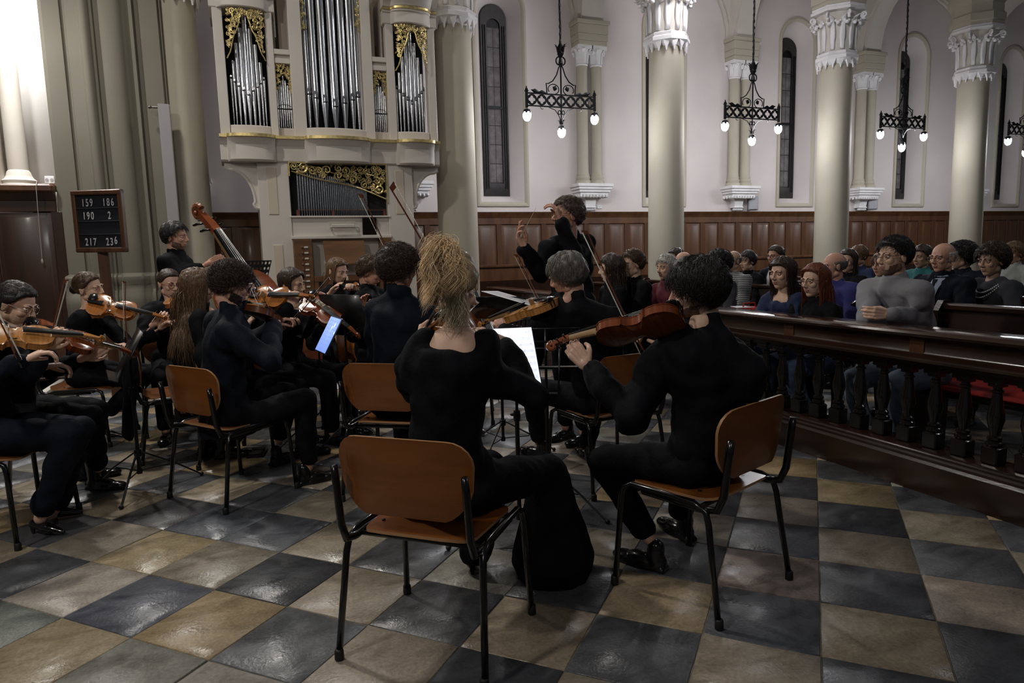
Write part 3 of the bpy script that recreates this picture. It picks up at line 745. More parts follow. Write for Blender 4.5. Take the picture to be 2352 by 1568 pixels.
def volute(r=.06, w_=.04):
    m = MB(); m.tube([((0), r*1.2+(r*(1-t*.8))*math.cos(t*3.2*pi+1.2), -(r*(1-t*.8))*math.sin(t*3.2*pi+1.2)) for t in np.linspace(0, 1, 26)], [.022*(1-.5*t) for t in np.linspace(0, 1, 26)], 6); return m
sh = MB(); sh.lathe([(.36, 0), (.36, .12), (.34, .14), (.37, .20), (.33, .25), (.31, .28), (.325, .33), (.285, .37), (.278, .6), (.276, 2.2), (.262, 4.48)], n=40)
neck = MB(); neck.lathe([(.27, 4.44), (.33, 4.50), (.36, 4.53), (.36, 4.58), (.33, 4.60), (.34, 4.64), (.30, 4.66), (.27, 4.66)], n=8, a0=pi/8)
pend = place_ring(lambda: (lambda m: m.loft([[(-.05, .0, .03), (.05, 0, .03), (.05, .03, .03), (-.05, .03, .03)], [(-.035, .0, -.04), (.035, 0, -.04), (.03, .025, -.04), (-.03, .025, -.04)], [(-.022, 0, -.06), (.022, 0, -.06), (.015, .02, -.06), (-.015, .02, -.06)], [(-.006, 0, -.12), (.006, 0, -.12), (.005, .015, -.12), (-.005, .015, -.12)]]))(MB()), 16, .295, 4.50, pi/16)
bell = MB(); bell.lathe([(.275, 4.64), (.285, 4.75), (.285, 4.95), (.31, 5.12), (.36, 5.26), (.30, 5.30)], n=32)
lv = place_ring(lambda: leaf(.045, .56, 1.7, .022), 12, .285, 4.68); vo = place_ring(lambda: volute(.055), 8, .36, 5.20, pi/8); bl = place_ring(lambda: (lambda m: (m.ell((0, .03, 0), (.035, .035, .03), 8, 6), m.ell((.035, .02, .035), (.025, .025, .022), 8, 6), m.ell((-.035, .02, .03), (.024, .024, .022), 8, 6)) and m)(MB()), 16, .33, 5.08)
ab = MB(); ab.lathe([(.34, 5.26), (.45, 5.28), (.46, 5.32), (.43, 5.34), (.44, 5.37), (.40, 5.38)], n=8, a0=pi/8)
blk = MB(); blk.lathe([(.44, 5.375), (.44, 5.42), (.46, 5.44), (.46, 5.56), (.42, 5.60), (.42, 5.74), (.47, 5.80), (.50, 5.86), (.50, 5.95)], n=8, a0=pi/8)
parts = [('shaft', mesh_from('shaft', sh, OLIVE, 'auto'), []), ('necking', mesh_from('necking', neck, WHITE, 'auto'), [('pendants', mesh_from('pendants', pend, WHITE, 'auto'))]),
         ('capital', mesh_from('capital', bell, PALE, 'auto'), [('leaves', mesh_from('leaves', lv, WHITE, True)), ('volutes', mesh_from('volutes', vo, WHITE, True)), ('buds', mesh_from('buds', bl, WHITE, True))]),
         ('abacus', mesh_from('abacus', ab, WHITE, 'auto'), []), ('impost_block', mesh_from('impost_block', blk, OLIVE, 'auto'), [])]
CLAB = ['olive stone column left of the organ, behind the bass player', 'olive stone column right beside the organ, left of the tall dark window',
        'olive stone column behind the white-haired listener, first right of the conductor', 'olive stone column with white carved capital, second right of the conductor',
        'olive stone column nearest the right edge of the view', None]
for k, cx in enumerate(CX[:-1]):
    t = thing('column', CLAB[k], 'column', (cx, CYv, 0), 0, 'arcade columns')
    for nm, me, sub in parts:
        o = obj(nm, me, None, t)
        for sn, sm in sub: obj(sn, sm, None, o)

# twin wall shafts on carved corbels
def twin(cx, lab):
    t = thing('wall_shafts', lab, 'pilaster', (cx, WY, 0), 0, 'twin wall shafts')
    for s in (-1, 1):
        m = MB(); m.lathe([(.145, 2.68), (.145, 2.74), (.12, 2.76), (.135, 2.79), (.115, 2.83), (.12, 2.86), (.105, 2.89), (.100, 4.80)], (s*.145, -.12, 0), 20); o = obj('shaft', m, OLIVE, t)
        m = MB(); m.lathe([(.10, 4.80), (.115, 4.82), (.10, 4.84), (.115, 5.0), (.14, 5.08), (.10, 5.1)], (s*.145, -.12, 0), 16); m.box((s*.145-.155, -.28, 5.08), (s*.145+.155, .02, 5.14))
        m.merge(place_ring(lambda: leaf(.035, .27, 2.4, .014), 6, .108, 4.84, .3), T=np.array(Matrix.Translation((s*.145, -.12, 0))))
        m.merge(place_ring(lambda: volute(.03), 4, .12, 5.03, pi/4), T=np.array(Matrix.Translation((s*.145, -.12, 0))))
        obj('capital', m, WHITE, t)
    m = MB()
    for (z0, z1, e) in ((5.14, 5.22, .0), (5.22, 5.34, .012), (5.34, 5.50, .02), (5.50, 5.57, .045)): m.bbox((-.29-e, -.30-e, z0), (.29+e, .02, z1), .008)
    obj('impost_block', m, OLIVE, t)
    m = MB()
    for z0, z1, e in ((2.62, 2.68, .07), (2.57, 2.62, .045), (2.52, 2.57, .02), (2.47, 2.52, -.01)): m.bbox((-.30-e, -.30-e, z0), (.30+e, .02, z1), .006)
    for k in range(9):
        m.ell((-.27+.0675*k, -.26, 2.455), (.032, .04, .035), 8, 6)
    for k in range(3): m.ell((-.28, -.2+.09*k, 2.455), (.03, .032, .035), 8, 6); m.ell((.28, -.2+.09*k, 2.455), (.03, .032, .035), 8, 6)
    obj('corbel', m, WHITE, t)
    m = MB(); m.loft([[(-.17, -.2, 2.47), (.17, -.2, 2.47), (.17, .02, 2.47), (-.17, .02, 2.47)], [(-.11, -.15, 2.40), (.11, -.15, 2.40), (.11, .02, 2.40), (-.11, .02, 2.40)], [(-.10, -.13, 2.28), (.10, -.13, 2.28), (.10, .02, 2.28), (-.10, .02, 2.28)], [(-.125, -.15, 2.25), (.125, -.15, 2.25), (.125, .02, 2.25), (-.125, .02, 2.25)]])
    for k in range(5): m.ell((-.09+.045*k, -.10, 2.215), (.028, .045, .03), 8, 6)
    obj('bracket', m, WHITE, t)
TL = ['twin olive wall shafts half hidden left of the organ', 'twin wall shafts on a white corbel between organ and column', 'twin wall shafts on a white corbel right above the conductor', 'twin wall shafts beside the chandelier second from the left', 'twin wall shafts half hidden behind the second-last column', 'twin wall shafts at the far right end of the aisle wall']
for cx, l in zip(PX, TL): twin(cx, l)

# ------------------------------------------------------------ wainscot along the aisle wall
def wainscot(name, x0, x1, y, ztop, pitch, zb=.0, dark=False, m=WOODP):
    r = MB(); r.box((x0, y, zb), (x1, y+.05, ztop-.03)); root = struct(obj(name, r, m, smooth=False))
    c = MB(); c.loft([[(x0, y+.06, ztop-.10), (x0, y-.03, ztop-.10), (x0, y-.045, ztop-.06), (x0, y-.075, ztop-.03), (x0, y-.085, ztop), (x0, y+.06, ztop)], [(x1, y+.06, ztop-.10), (x1, y-.03, ztop-.10), (x1, y-.045, ztop-.06), (x1, y-.075, ztop-.03), (x1, y-.085, ztop), (x1, y+.06, ztop)]])
    obj('cornice', c, m, root); b = MB(); b.bbox((x0, y-.04, zb), (x1, y, zb+.18), .008); b.bbox((x0, y-.022, ztop-.22), (x1, y, ztop-.10), .004); b.bbox((x0, y-.022, zb+.18), (x1, y, zb+.30), .004); obj('rail', b, m, root)
    n = int(round((x1-x0)/pitch)); me1 = me2 = None
    st = MB(); st.bbox((-.05, -.022, zb+.30), (.05, 0, ztop-.22), .004); me1 = mesh_from('stile', st, m, 'auto')
    p = MB(); w2 = pitch/2-.055; p.loft([[(-w2, 0, zb+.31), (w2, 0, zb+.31), (w2, 0, ztop-.23), (-w2, 0, ztop-.23)], [(-w2+.035, -.004, zb+.345), (w2-.035, -.004, zb+.345), (w2-.035, -.004, ztop-.265), (-w2+.035, -.004, ztop-.265)], [(-w2+.055, -.014, zb+.365), (w2-.055, -.014, zb+.365), (w2-.055, -.014, ztop-.285), (-w2+.055, -.014, ztop-.285)]]); me2 = mesh_from('panel', p, m, 'auto')
    for k in range(n+1): obj('stile', me1, None, root, (x0+pitch*k, y, 0))
    for k in range(n): obj('panel', me2, None, root, (x0+pitch*(k+.5), y, 0))
    return root
wainscot('trim_40', -1.4, 19.8, 11.70, 2.17, .442)
bench = thing('bench', 'long dark wooden bench running along the panelled aisle wall', 'bench', (2.9, 11.2, 0))
m = MB(); m.bbox((0, .0, .95), (16.5, .05, 1.22), .01); m.bbox((0, -.03, 1.19), (16.5, .07, 1.24), .01); obj('backrest', m, WOODP, bench); m = MB(); m.bbox((0, -.42, .42), (16.5, 0, .46), .01); obj('seat', m, WOODP, bench); m = MB(); m.bbox((0, -.02, .0), (16.5, .0, .95), .002); obj('back_board', m, WOODD, bench)

# ------------------------------------------------------------ left: compound pier, wood panelling, lit recess
prof = [(-1.84, 10.2), (-1.84, 8.93), (-1.80, 8.90), (-1.64, 8.90), (-1.63, 8.93), (-1.60, 8.93), (-1.59, 8.90), (-1.50, 8.88)]
prof += [(-1.46+.05-.055*math.cos(a), 8.86-.075*math.sin(a)) for a in np.linspace(0, pi, 9)] + [(-1.33, 8.86), (-1.32, 8.90), (-1.28, 8.90)]
prof += [(-1.17-.11*math.cos(a), 8.90-.06*math.sin(a)) for a in np.linspace(0, pi, 9)] + [(-1.04, 8.93), (-1.00, 8.96), (-.98, 8.92), (-.95, 8.92), (-.94, 8.98), (-.90, 9.0), (-.88, 8.95), (-.70, 8.95), (-.69, 9.0), (-.67, 9.0), (-.66, 10.2)]
pm = MB(); pm.prism(prof, 1.30, 8.5); pier = thing('pier', 'broad moulded plaster pier rising behind the hymn board', 'pier', (-1.25, 9, 0)); pm.shift((1.25, -9, 0)); obj('shaft', pm, PIERP, pier)
def grow(p, d): return [(x-(0 if x < -1.7 else -d if x > -.7 else 0)+1.25, y-(d if y < 9.6 else 0)-9) for x, y in p]
bs = MB(); bs.loft([[(x, y, z) for x, y in grow(prof, d)] for z, d in ((0, .10), (.9, .10), (.96, .12), (1.06, .11), (1.12, .06), (1.18, .055), (1.22, .075), (1.27, .07), (1.31, .0))]); obj('base', bs, PIERP, pier)
wainscot('trim_41', -6.2, -1.86, 8.92, 2.22, .62, m=mat('panel_wood', (0.042, 0.014, 0.007), 0.35, col2=(0.020, 0.008, 0.005), vscale=3.5, stretch=(3, 3, .35), coat=.15))
sl = MB(); sl.box((-6.2, 8.92, 2.22), (-1.86, 9.7, 2.29)); sl.bbox((-6.2, 8.80, 2.20), (-1.85, 8.95, 2.29), .02); struct(obj('trim_42', sl, WOODP))
nw = MB(); nw.box((-6.2, 9.7, 0), (-1.84, 9.8, 8.5)); struct(obj('wall_left', nw, NICHE, smooth=False))
nw = MB(); nw.box((-6.2, 8.95, 0), (-1.86, 9.7, 2.22)); nw.box((-6.3, 8.8, 2.3), (-2.62, 9.7, 8.5)); nw.bbox((-2.58, 9.40, 2.29), (-2.43, 9.72, 8.5), .02); struct(obj('wall_side', nw, PALE, smooth=False))
c = MB(); c.lathe([(.19, 0), (.19, .04), (.16, .06), (.175, .09), (.14, .12), (.125, .15), (.115, .19), (.10, .21), (.095, 6.0)], n=24); tag(obj('niche_shaft', c, PALE, None, (-2.30, 9.45, 2.29)), 'slender round shaft on the shelf in the brightly lit recess', 'column')
s = MB(); s.bbox((-.05, -.02, -.045), (.05, .0, .045), .006); t = obj('socket_box', s, mat('white_plastic', (.7, .7, .7), .4), None, (-2.05, 9.66, 2.42)); tag(t, 'white double wall socket above the dark panelling', 'socket')
for k in (-1, 1):
    q = MB(); q.lathe([(.018, 0), (.018, .004), (.012, .004)], n=14); q.T(np.array(Matrix.Rotation(pi/2, 4, 'X'))); obj('outlet', q, GREYM, t, (k*.025, -.021, 0))
p0, p1 = Vv(80, 405, 8.74), Vv(97, 600, 8.74)
s = MB(); s.tube([(-2.05, 9.64, 2.38), (-2.06, 9.3, 2.30), (p0[0], 8.79, 2.305), (p0[0], 8.745, 2.27), p0+(p1-p0)*.5, p1], .003, 6); s.ell(p1, (.012, .012, .028), 10, 8); tag(obj('hanging_cord', s, mat('cord', (.35, .32, .28), .6)), 'thin pale cord with a small weight hanging before the dark panelling', 'cord')
dx0, dx1 = -.76, -.64
s = MB(); s.bbox((dx0, 8.78, 0), (dx1, 8.86, 3.18), .006); t = obj('cable_duct', s, GREYM); tag(t, 'tall grey metal duct on the pier behind the bass player', 'duct')
s = MB(); s.tube([(dx0-.07, 8.80, 3.14), (dx0+.01, 8.80, 3.14)], .012, 6); s.ell((dx0-.08, 8.79, 3.14), (.02, .02, .02), 8, 6); obj('clip', s, METAL, t)
s = MB(); s.box((-3.4, 7.9, 0), (-2.0, 8.92, .15)); s.bbox((-3.45, 7.85, .11), (-1.95, 8.92, .15), .01); struct(obj('trim_43', s, PALE))

# hymn board
hb = thing('hymn_board', 'wooden hymn number board with white numerals on a post', 'board')
o_ = Dp(232, 583, 6.4); bl_, br_, tl_, tr_ = Dp(178, 580, 6.48), Dp(288, 579, 6.34), Dp(157, 441, 6.48), Dp(276, 450, 6.34)
X_ = nrm(br_-bl_); Z_ = nrm((tl_-bl_)*1.0-X_*np.dot(tl_-bl_, X_)); Z_ = nrm(Z_); Y_ = np.cross(Z_, X_); BW = float(np.linalg.norm(br_-bl_)+.02); BH = float(np.dot(tl_-bl_, Z_)+.01)
setM(hb, frame(bl_, X_, Y_, Z_))
FW = .045
for nm, a, b in (('frame_side', (0, -.02, 0), (FW, .03, BH)), ('frame_side', (BW-FW, -.02, 0), (BW, .03, BH)), ('frame_top', (0, -.022, BH-FW), (BW, .03, BH)), ('frame_bottom', (0, -.022, 0), (BW, .03, FW))):
    m = MB(); m.bbox(a, b, .008); obj(nm, m, WOODP, hb)
SL = mat('slate', (.012, .013, .018), .5)
m = MB(); m.box((FW, .005, FW), (BW-FW, .02, BH-FW)); obj('backing', m, SL, hb)
rows = 4; ih = (BH-2*FW)/rows
for k in range(1, rows):
    m = MB(); m.bbox((FW, -.006, FW+ih*k-.006), (BW-FW, .006, FW+ih*k+.006), .002); obj('ledge', m, SL, hb)
NUM = mat('numeral_white', (.55, .55, .58), .5)
def text_mesh(s_, size, ext=.001):
    cu = bpy.data.curves.new('t', 'FONT'); cu.body = s_; cu.size = size; cu.extrude = ext; cu.align_x = 'CENTER'; cu.offset = size*.012
    o = bpy.data.objects.new('t', cu); TS.collection.objects.link(o); dg = scratch_dg(); em = o.evaluated_get(dg).to_mesh()
    r = MB(); r.add([tuple(v.co) for v in em.vertices], [tuple(p.vertices) for p in em.polygons]); o.evaluated_get(dg).to_mesh_clear(); bpy.data.objects.remove(o); return r
for row, l, rt in ((3, '159', '186'), (2, '190', '2'), (0, '217', '236')):
    for s_, cx in ((l, BW*.30), (rt, BW*.72)):
        for q, ch in enumerate(s_):
            t = text_mesh(ch, ih*.80); t.T(np.array(Matrix.Diagonal((.72, 1, 1, 1)))); t.T(np.array(Matrix.Rotation(pi/2, 4, 'X')))
            dz = .0 if ch not in '6' or row else .012
            obj('numeral', t, NUM, hb, (cx+(q-(len(s_)-1)/2)*.047, -.003, FW+ih*row+.02+dz), smooth=False)
pb = bl_+X_*BW*.5; m = MB(); m.bbox((pb[0]-.045, pb[1]+.035, 0), (pb[0]+.045, pb[1]+.08, pb[2]+.1), .006); A = np.linalg.inv(frame(bl_, X_, Y_, Z_)); m.T(A); obj('post', m, WOODP, hb)

# ------------------------------------------------------------ organ
OY = 8.9
organ = thing('pipe_organ', 'cream painted pipe organ with silver pipes and gilded carving', 'organ', (1.18, OY, 0))
def op(name, mb, m, par=organ, smooth='auto', **k): mb.shift((-1.18, -OY, 0)); return obj(name, mb, m, par, smooth=smooth, **k)
m = MB(); m.box((.24, 9.0, 0), (2.13, 9.75, 2.58)); m.box((-.1, 9.1, 2.87), (2.46, 9.9, 3.0)); op('case_back', m, ORG)
for a, b in ((.24, .60), (1.80, 2.13)):
    m = MB(); m.bbox((a, 8.90, 0), (b, 9.05, 2.58), .006); op('case_stile', m, ORG)
m = MB(); m.bbox((.60, 8.92, 1.70), (1.80, 9.05, 1.93), .004); m.bbox((.58, 8.885, 1.925), (1.82, 9.0, 1.945), .004); m.bbox((.58, 8.86, 1.66), (1.82, 8.98, 1.70), .006); op('case_rail', m, ORG)
for x0, x1, z0, z1 in ((.34, .46, 1.96, 2.52), (.36, .48, 1.10, 1.60), (1.90, 2.02, 1.96, 2.52), (1.91, 2.03, 1.10, 1.60)):
    m = MB(); m.loft([[(x0, 8.899, z0), (x1, 8.899, z0), (x1, 8.899, z1), (x0, 8.899, z1)], [(x0+.008, 8.892, z0+.008), (x1-.008, 8.892, z0+.008), (x1-.008, 8.892, z1-.008), (x0+.008, 8.892, z1-.008)]]); op('inset_panel', m, ORGP)
# curved brackets
for s, xo in ((1, .24), (-1, 2.13)):
    pts = [(0, 2.58), (-.36, 2.58), (-.36, 2.53), (-.31, 2.50)]+[(-.31+.27*math.sin(a), 2.50-.38*(1-math.cos(a))) for a in np.linspace(0, pi/2, 12)]+[(-.06, 2.09), (-.04, 2.05), (0, 2.04)]
    m = MB(); m.loft([[(xo+s*x, y, z) for x, z in pts] for y in (8.95, 9.05)]); op('bracket', m, ORG)
    m = MB(); m.tube([(xo+s*x, 8.96, z) for x, z in pts[2:]], .022, 6); op('bracket_moulding', m, ORG)
# bowed ledge: plan curve with three bows
def bow(x):
    d = 0
    for c, w_, h in ((.20, .27, .12), (1.20, .40, .16), (2.18, .25, .12)):
        t = (x-c)/w_
        if abs(t) < 1: d = max(d, h*math.sqrt(1-t*t)**.9 if abs(t) < .999 else 0)
    return d
xs = sorted(set(list(np.linspace(-.15, 2.50, 60))+[c+w_*t for c, w_ in ((.20, .27), (1.20, .40), (2.18, .25)) for t in np.cos(np.linspace(0, pi, 20))]))
def ledge(prf, y0=8.90, x0=None, x1=None):   # prf: list of (out, z)
    X = [x for x in xs if (x0 is None or x >= x0) and (x1 is None or x <= x1)]; rings = []
    for x in X:
        d = bow(x); rings.append([(x, y0-d-o, z) for o, z in prf]+[(x, 9.3, prf[-1][1]), (x, 9.3, prf[0][1])])
    m = MB(); m.loft(rings); return m
op('ledge', ledge([(0.0, 2.58), (.02, 2.60), (.02, 2.77), (.035, 2.79), (.045, 2.82), (.07, 2.845)]), ORG)
op('ledge_gilding', ledge([(.072, 2.846), (.09, 2.85), (.09, 2.885), (.07, 2.89)]), GOLD)
op('plinth_board', ledge([(-.035, 2.89), (-.035, 2.99), (-.045, 3.0)], 8.92, -.02, 2.38), ORG)
# uprights
UP = [(-.13, -.02, 4.35), (.44, .52, 4.35), (.70, .85, 5.6), (1.56, 1.68, 5.6), (1.86, 1.96, 4.35), (2.39, 2.49, 4.35)]
for a, b, zt in UP:
    m = MB(); m.bbox((a, 8.88, 2.89), (b, 9.02, zt), .006); op('upright', m, ORG)
for a, b in ((-.02, .44), (.52, .70), (.85, 1.56), (1.68, 1.86), (1.96, 2.39)):
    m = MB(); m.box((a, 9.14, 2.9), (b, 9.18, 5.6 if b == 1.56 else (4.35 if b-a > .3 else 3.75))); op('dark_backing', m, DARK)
for a, b in ((.52, .70), (1.68, 1.86)):
    m = MB(); m.bbox((a, 8.90, 3.74), (b, 9.1, 3.80), .004); m.bbox((a, 8.89, 3.84), (b, 9.2, 3.90), .004); m.box((a, 8.93, 3.80), (b, 9.1, 3.84)); op('crossbar', m, ORG)
for a, b in ((-.02, .0), (1.92, 1.94)):
    m = MB(); m.box((a-.1, 9.02, 2.9), (a-.08, 9.7, 4.6)); op('case_side', m, ORG)
# tower cornices
for xa, xb, c, hw, h in ((-.16, .55, .20, .27, .12), (1.83, 2.52, 2.18, .25, .12)):
    def cor(prf, k=1.0):
        rings = []
        for x in np.linspace(xa, xb, 36):
            t = (x-c)/hw; d = h*math.sqrt(max(0, 1-t*t))
            rings.append([(x, 8.88-d*k-o, z) for o, z in prf]+[(x, 9.6, prf[-1][1]), (x, 9.6, prf[0][1])])
        q = MB(); q.loft(rings); return q
    op('tower_frieze', cor([(.0, 4.30), (.01, 4.31), (.01, 4.43), (.03, 4.44), (.03, 4.46)]), ORG); op('cornice_gilding', cor([(.035, 4.46), (.05, 4.465), (.05, 4.49), (.04, 4.495)]), GOLD)
    op('tower_cornice', cor([(.05, 4.495), (.06, 4.52), (.10, 4.56), (.16, 4.60), (.18, 4.66)]), ORG); op('cornice_gilding', cor([(.185, 4.66), (.20, 4.67), (.20, 4.70), (.18, 4.71)]), GOLD)
for a, b in (((.45, 9.15, 3.9), (.56, 9.65, 4.62)), ((.60, 9.1, 3.9), (.70, 9.6, 5.4)), ((1.69, 9.1, 3.9), (1.76, 9.6, 5.4))):
    m = MB(); m.box(a, b); op('inner_case', m, ORGP)
for a, b in ((.53, .69), (1.69, 1.86)):
    m = MB(); m.box((a, 9.3, 3.9), (b, 9.34, 4.15)); op('wind_box', m, WOODC)
PM = {}
def pipe(x, y, r, zb, zm, zt, par=organ, foot=True):
    key = (round(r, 3), round(zm-zb, 2), round(zt-zm, 2))
    if key not in PM:
        m = MB(); H1 = zm-zb; H2 = zt-zm; r2 = key[0]
        m.lathe([(r2*.28, 0), (r2*.96, H1-.04), (r2, H1), (r2, H1+H2), (r2*.9, H1+H2), (r2*.9, H1+H2-.05)], n=14)
        mo = MB(); w_ = r2*.62; y_ = -r2*.93; hh = r2*1.3
        mo.add([(-w_, y_, H1+.004), (w_, y_, H1+.004), (w_, y_-.003, H1+hh), (-w_, y_-.003, H1+hh), (0, y_-.001, H1+hh*1.7)], [(0, 1, 2, 3), (3, 2, 4)])
        dk = MB(); dk.box((-w_, y_-r2*.06, H1-.012), (w_, y_+.004, H1+.003))
        PM[key] = (mesh_from('pipe', m, PIPE, 'auto'), mesh_from('lip', mo, PIPE, False), mesh_from('mouth', dk, DARK, False))
    a = PM[key]; o = obj('pipe', a[0], None, par, (x-1.18, y-OY, zb)); 
    if r > .014: obj('lip', a[1], None, o); obj('mouth', a[2], None, o)
for c, hw, d in ((.21, .20, .10), (2.175, .195, .10)):
    for k in range(-4, 5):
        a = k/4.4; x = c+hw*math.sin(a*1.15)/math.sin(1.15)*.96; r = [.030, .026, .023, .020, .017][abs(k)]
        pipe(x, 9.02-d*math.cos(a*1.3)+.02, r, 2.93, 3.36+.05*abs(k), 4.26-.135*abs(k)-.012*k*k)
for k in range(-3, 4):
    a = k/3.3; x = 1.20+.325*math.sin(a*1.15)/math.sin(1.15)*.97; r = [.052, .048, .044, .038][abs(k)]
    pipe(x, 9.04-.13*math.cos(a*1.3), r, 2.93, 3.27+.05*abs(k), 5.5-.12*abs(k))
for c in (.61, 1.77):
    for k in range(-3, 4): pipe(c+k*.0245, 9.0, .0112, 2.95, 3.24-.008*abs(k), 3.62-.055*abs(k))
    m = MB(); m.box((c-.09, 8.985, 3.225), (c+.09, 8.99, 3.238)); m.tube([(c+.085*math.cos(t), 8.985, 3.235+.05*math.sin(t)) for t in np.linspace(0, pi, 9)], .003, 5); op('mouth_band', m, IRON)
# gilded carving: scrolls, stems and leaves
def spiral(mb, c, r, a0, turns, w_, y=0, sgn=1):
    P = []; n = 18
    for i in range(n):
        t = i/(n-1); rr = r*(1-.82*t); a = a0+sgn*turns*2*pi*t; P.append((c[0]+rr*math.cos(a), y-.006*math.sin(t*pi), c[1]+rr*math.sin(a)))
    mb.tube(P, [w_*(1.1-.55*t) for t in np.linspace(0, 1, n)], 5); mb.ell((P[-1][0], y, P[-1][2]), (w_*1.6, w_*1.3, w_*1.6), 8, 6)
def gleaf(mb, p, d, L, w_, y):
    d = nrm([d[0], 0, d[1]]); n_ = np.array([-d[2], 0, d[0]]); R_ = []
    for t in np.linspace(0, 1, 6):
        hw = w_*math.sin(pi*min(.97, t*.9+.08))*(1+.2*math.cos(t*20)); c = np.array([p[0], y, p[1]])+d*L*t; R_.append([c-n_*hw, c+np.array([0, -.008, 0]), c+n_*hw, c+np.array([0, .006, 0])])
    mb.loft(R_)
def carve(ins, x0, x1, z0, z1, y, n, rr, seed, frame_=True):
    rs = np.random.RandomState(seed); mb = MB(); pts = []; tries = 0
    while len(pts) < n and tries < 4000:
        tries += 1; x = rs.uniform(x0, x1); z = rs.uniform(z0, z1); r = rs.uniform(*rr)
        if not (ins(x, z) and ins(x-r*.7, z-r*.7) and ins(x+r*.7, z-r*.7) and ins(x, z+r*.5)): continue
        if any((x-a)**2+(z-b)**2 < (.78*(r+c))**2 for a, b, c in pts): continue
        pts.append((x, z, r)); a0 = rs.rand()*6.28; sg = rs.choice([-1, 1]); spiral(mb, (x, z), r, a0, 1.35, r*.17+.0015, y, sg)
        for q in range(2): a = rs.rand()*6.28; gleaf(mb, (x+r*math.cos(a)*.9, z+r*math.sin(a)*.9), (math.cos(a+.8), math.sin(a+.8)), r*.9, r*.24, y)
    for i in range(len(pts)-1):
        d = sorted(range(len(pts)), key=lambda j: (pts[j][0]-pts[i][0])**2+(pts[j][1]-pts[i][1])**2)[1:3]
        for j in d:
            a, b = pts[i], pts[j]; mx, mz = (a[0]+b[0])/2+rs.uniform(-.2, .2)*a[2], (a[1]+b[1])/2+rs.uniform(-.2, .2)*a[2]
            mb.tube([(a[0], y, a[1]-a[2]), (mx, y-.005, mz), (b[0], y, b[1]+b[2])], [.003, .005, .003], 5)
    return mb
x0, x1, z0, z1 = .61, 1.79, 1.945, 2.585
def zl(x): t = (x-x0)/(x1-x0); return 2.49-.33*(t**1.15)-.02*math.sin(t*7)
g = carve(lambda x, z: x0+.01 < x < x1-.01 and zl(x)+.01 < z < z1-.01, x0, x1, 2.05, z1, 8.905, 34, (.034, .078), 4)
g.tube([(x, 8.90, zl(x)) for x in np.linspace(x0+.02, x1-.02, 22)], [.006+.004*math.sin(i*1.3)**2 for i in range(22)], 6)
g.tube([(x, 8.90, (zl(x)+2.62)/2+.03*math.sin(x*9)) for x in np.linspace(x0+.02, x1-.02, 22)], .006, 6)
op('carved_grille', g, GOLD)
g = MB(); g.bbox((x0-.012, 8.885, z1-.005), (x1+.012, 8.91, z1+.013), .003); g.bbox((x0-.012, 8.885, 2.42), (x0+.004, 8.91, z1), .003); g.bbox((x1-.004, 8.885, 2.10), (x1+.014, 8.91, z1), .003); op('gilded_frame', g, GOLD)
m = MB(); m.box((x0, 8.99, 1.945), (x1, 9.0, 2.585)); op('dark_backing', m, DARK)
n = 38; xx = x0+.075
for k in range(n):
    t = k/(n-1); r = .0128-.0070*t; xx += r*1.22
    pipe(xx, 8.965, r, 1.945, 2.055+.006*t, min(2.56, zl(xx)+.07 if t < .6 else zl(xx)+.03)); xx += r*1.22
m = MB(); m.bbox((x0+.06, 8.935, 2.015), (x1-.03, 8.945, 2.022), .001); m.box((x0+.055, 8.94, 1.945), (x0+.085, 8.95, 2.02)); m.box((1.10, 8.94, 1.945), (1.125, 8.95, 2.02)); m.box((x1-.05, 8.94, 1.945), (x1-.02, 8.95, 2.03)); op('pipe_rack', m, mat('rack_wood', (.14, .04, .02), .5))
for c, hw, zb, zt, dep, sd in ((.21, .21, 3.62, 4.30, .10, 1), (2.175, .205, 3.62, 4.30, .10, 2)):
    def ins(x, z): return abs(x-c) < hw and z < zt and z > 4.24-1.9*abs(x-c)**1.0*1.25-.0
    g = carve(ins, c-hw, c+hw, zb, zt, 0, 40, (.018, .040), sd)
    for s in (-1, 1): g.tube([(c+s*(.01+.2*t), 0, 4.27-.55*t+.02*math.sin(t*14)) for t in np.linspace(0, 1, 12)], .008, 6)
    for k in range(5): spiral(g, (c+(k-2)*.022, 4.24-.01*abs(k-2)), .02, k*1.2, 1.2, .005)
    V = g.verts(); V[:, 1] += 8.90-.115*np.sqrt(np.clip(1-((V[:, 0]-c)/(hw*1.12))**2, 0, 1)); g.v = [V]; op('tower_carving', g, GOLD)
for c, sd in ((.61, 5), (1.77, 6)):
    g = carve(lambda x, z: abs(x-c) < .085 and z < 3.735 and z > 3.63-.28*(abs(x-c)/.085)**1.2, c-.09, c+.09, 3.3, 3.74, 8.93, 26, (.011, .026), sd)
    g.bbox((c-.09, 8.92, 3.40), (c-.083, 8.94, 3.74), .001); g.bbox((c+.083, 8.92, 3.40), (c+.09, 8.94, 3.74), .001); op('field_carving', g, GOLD)
for s in (-1, 1):
    cc = 1.205+s*.33
    g = carve(lambda x, z: abs(x-cc) < .035 and z > 4.15, cc-.04, cc+.04, 4.1, 5.4, 8.92, 26, (.014, .028), 9+s); op('side_carving', g, GOLD)
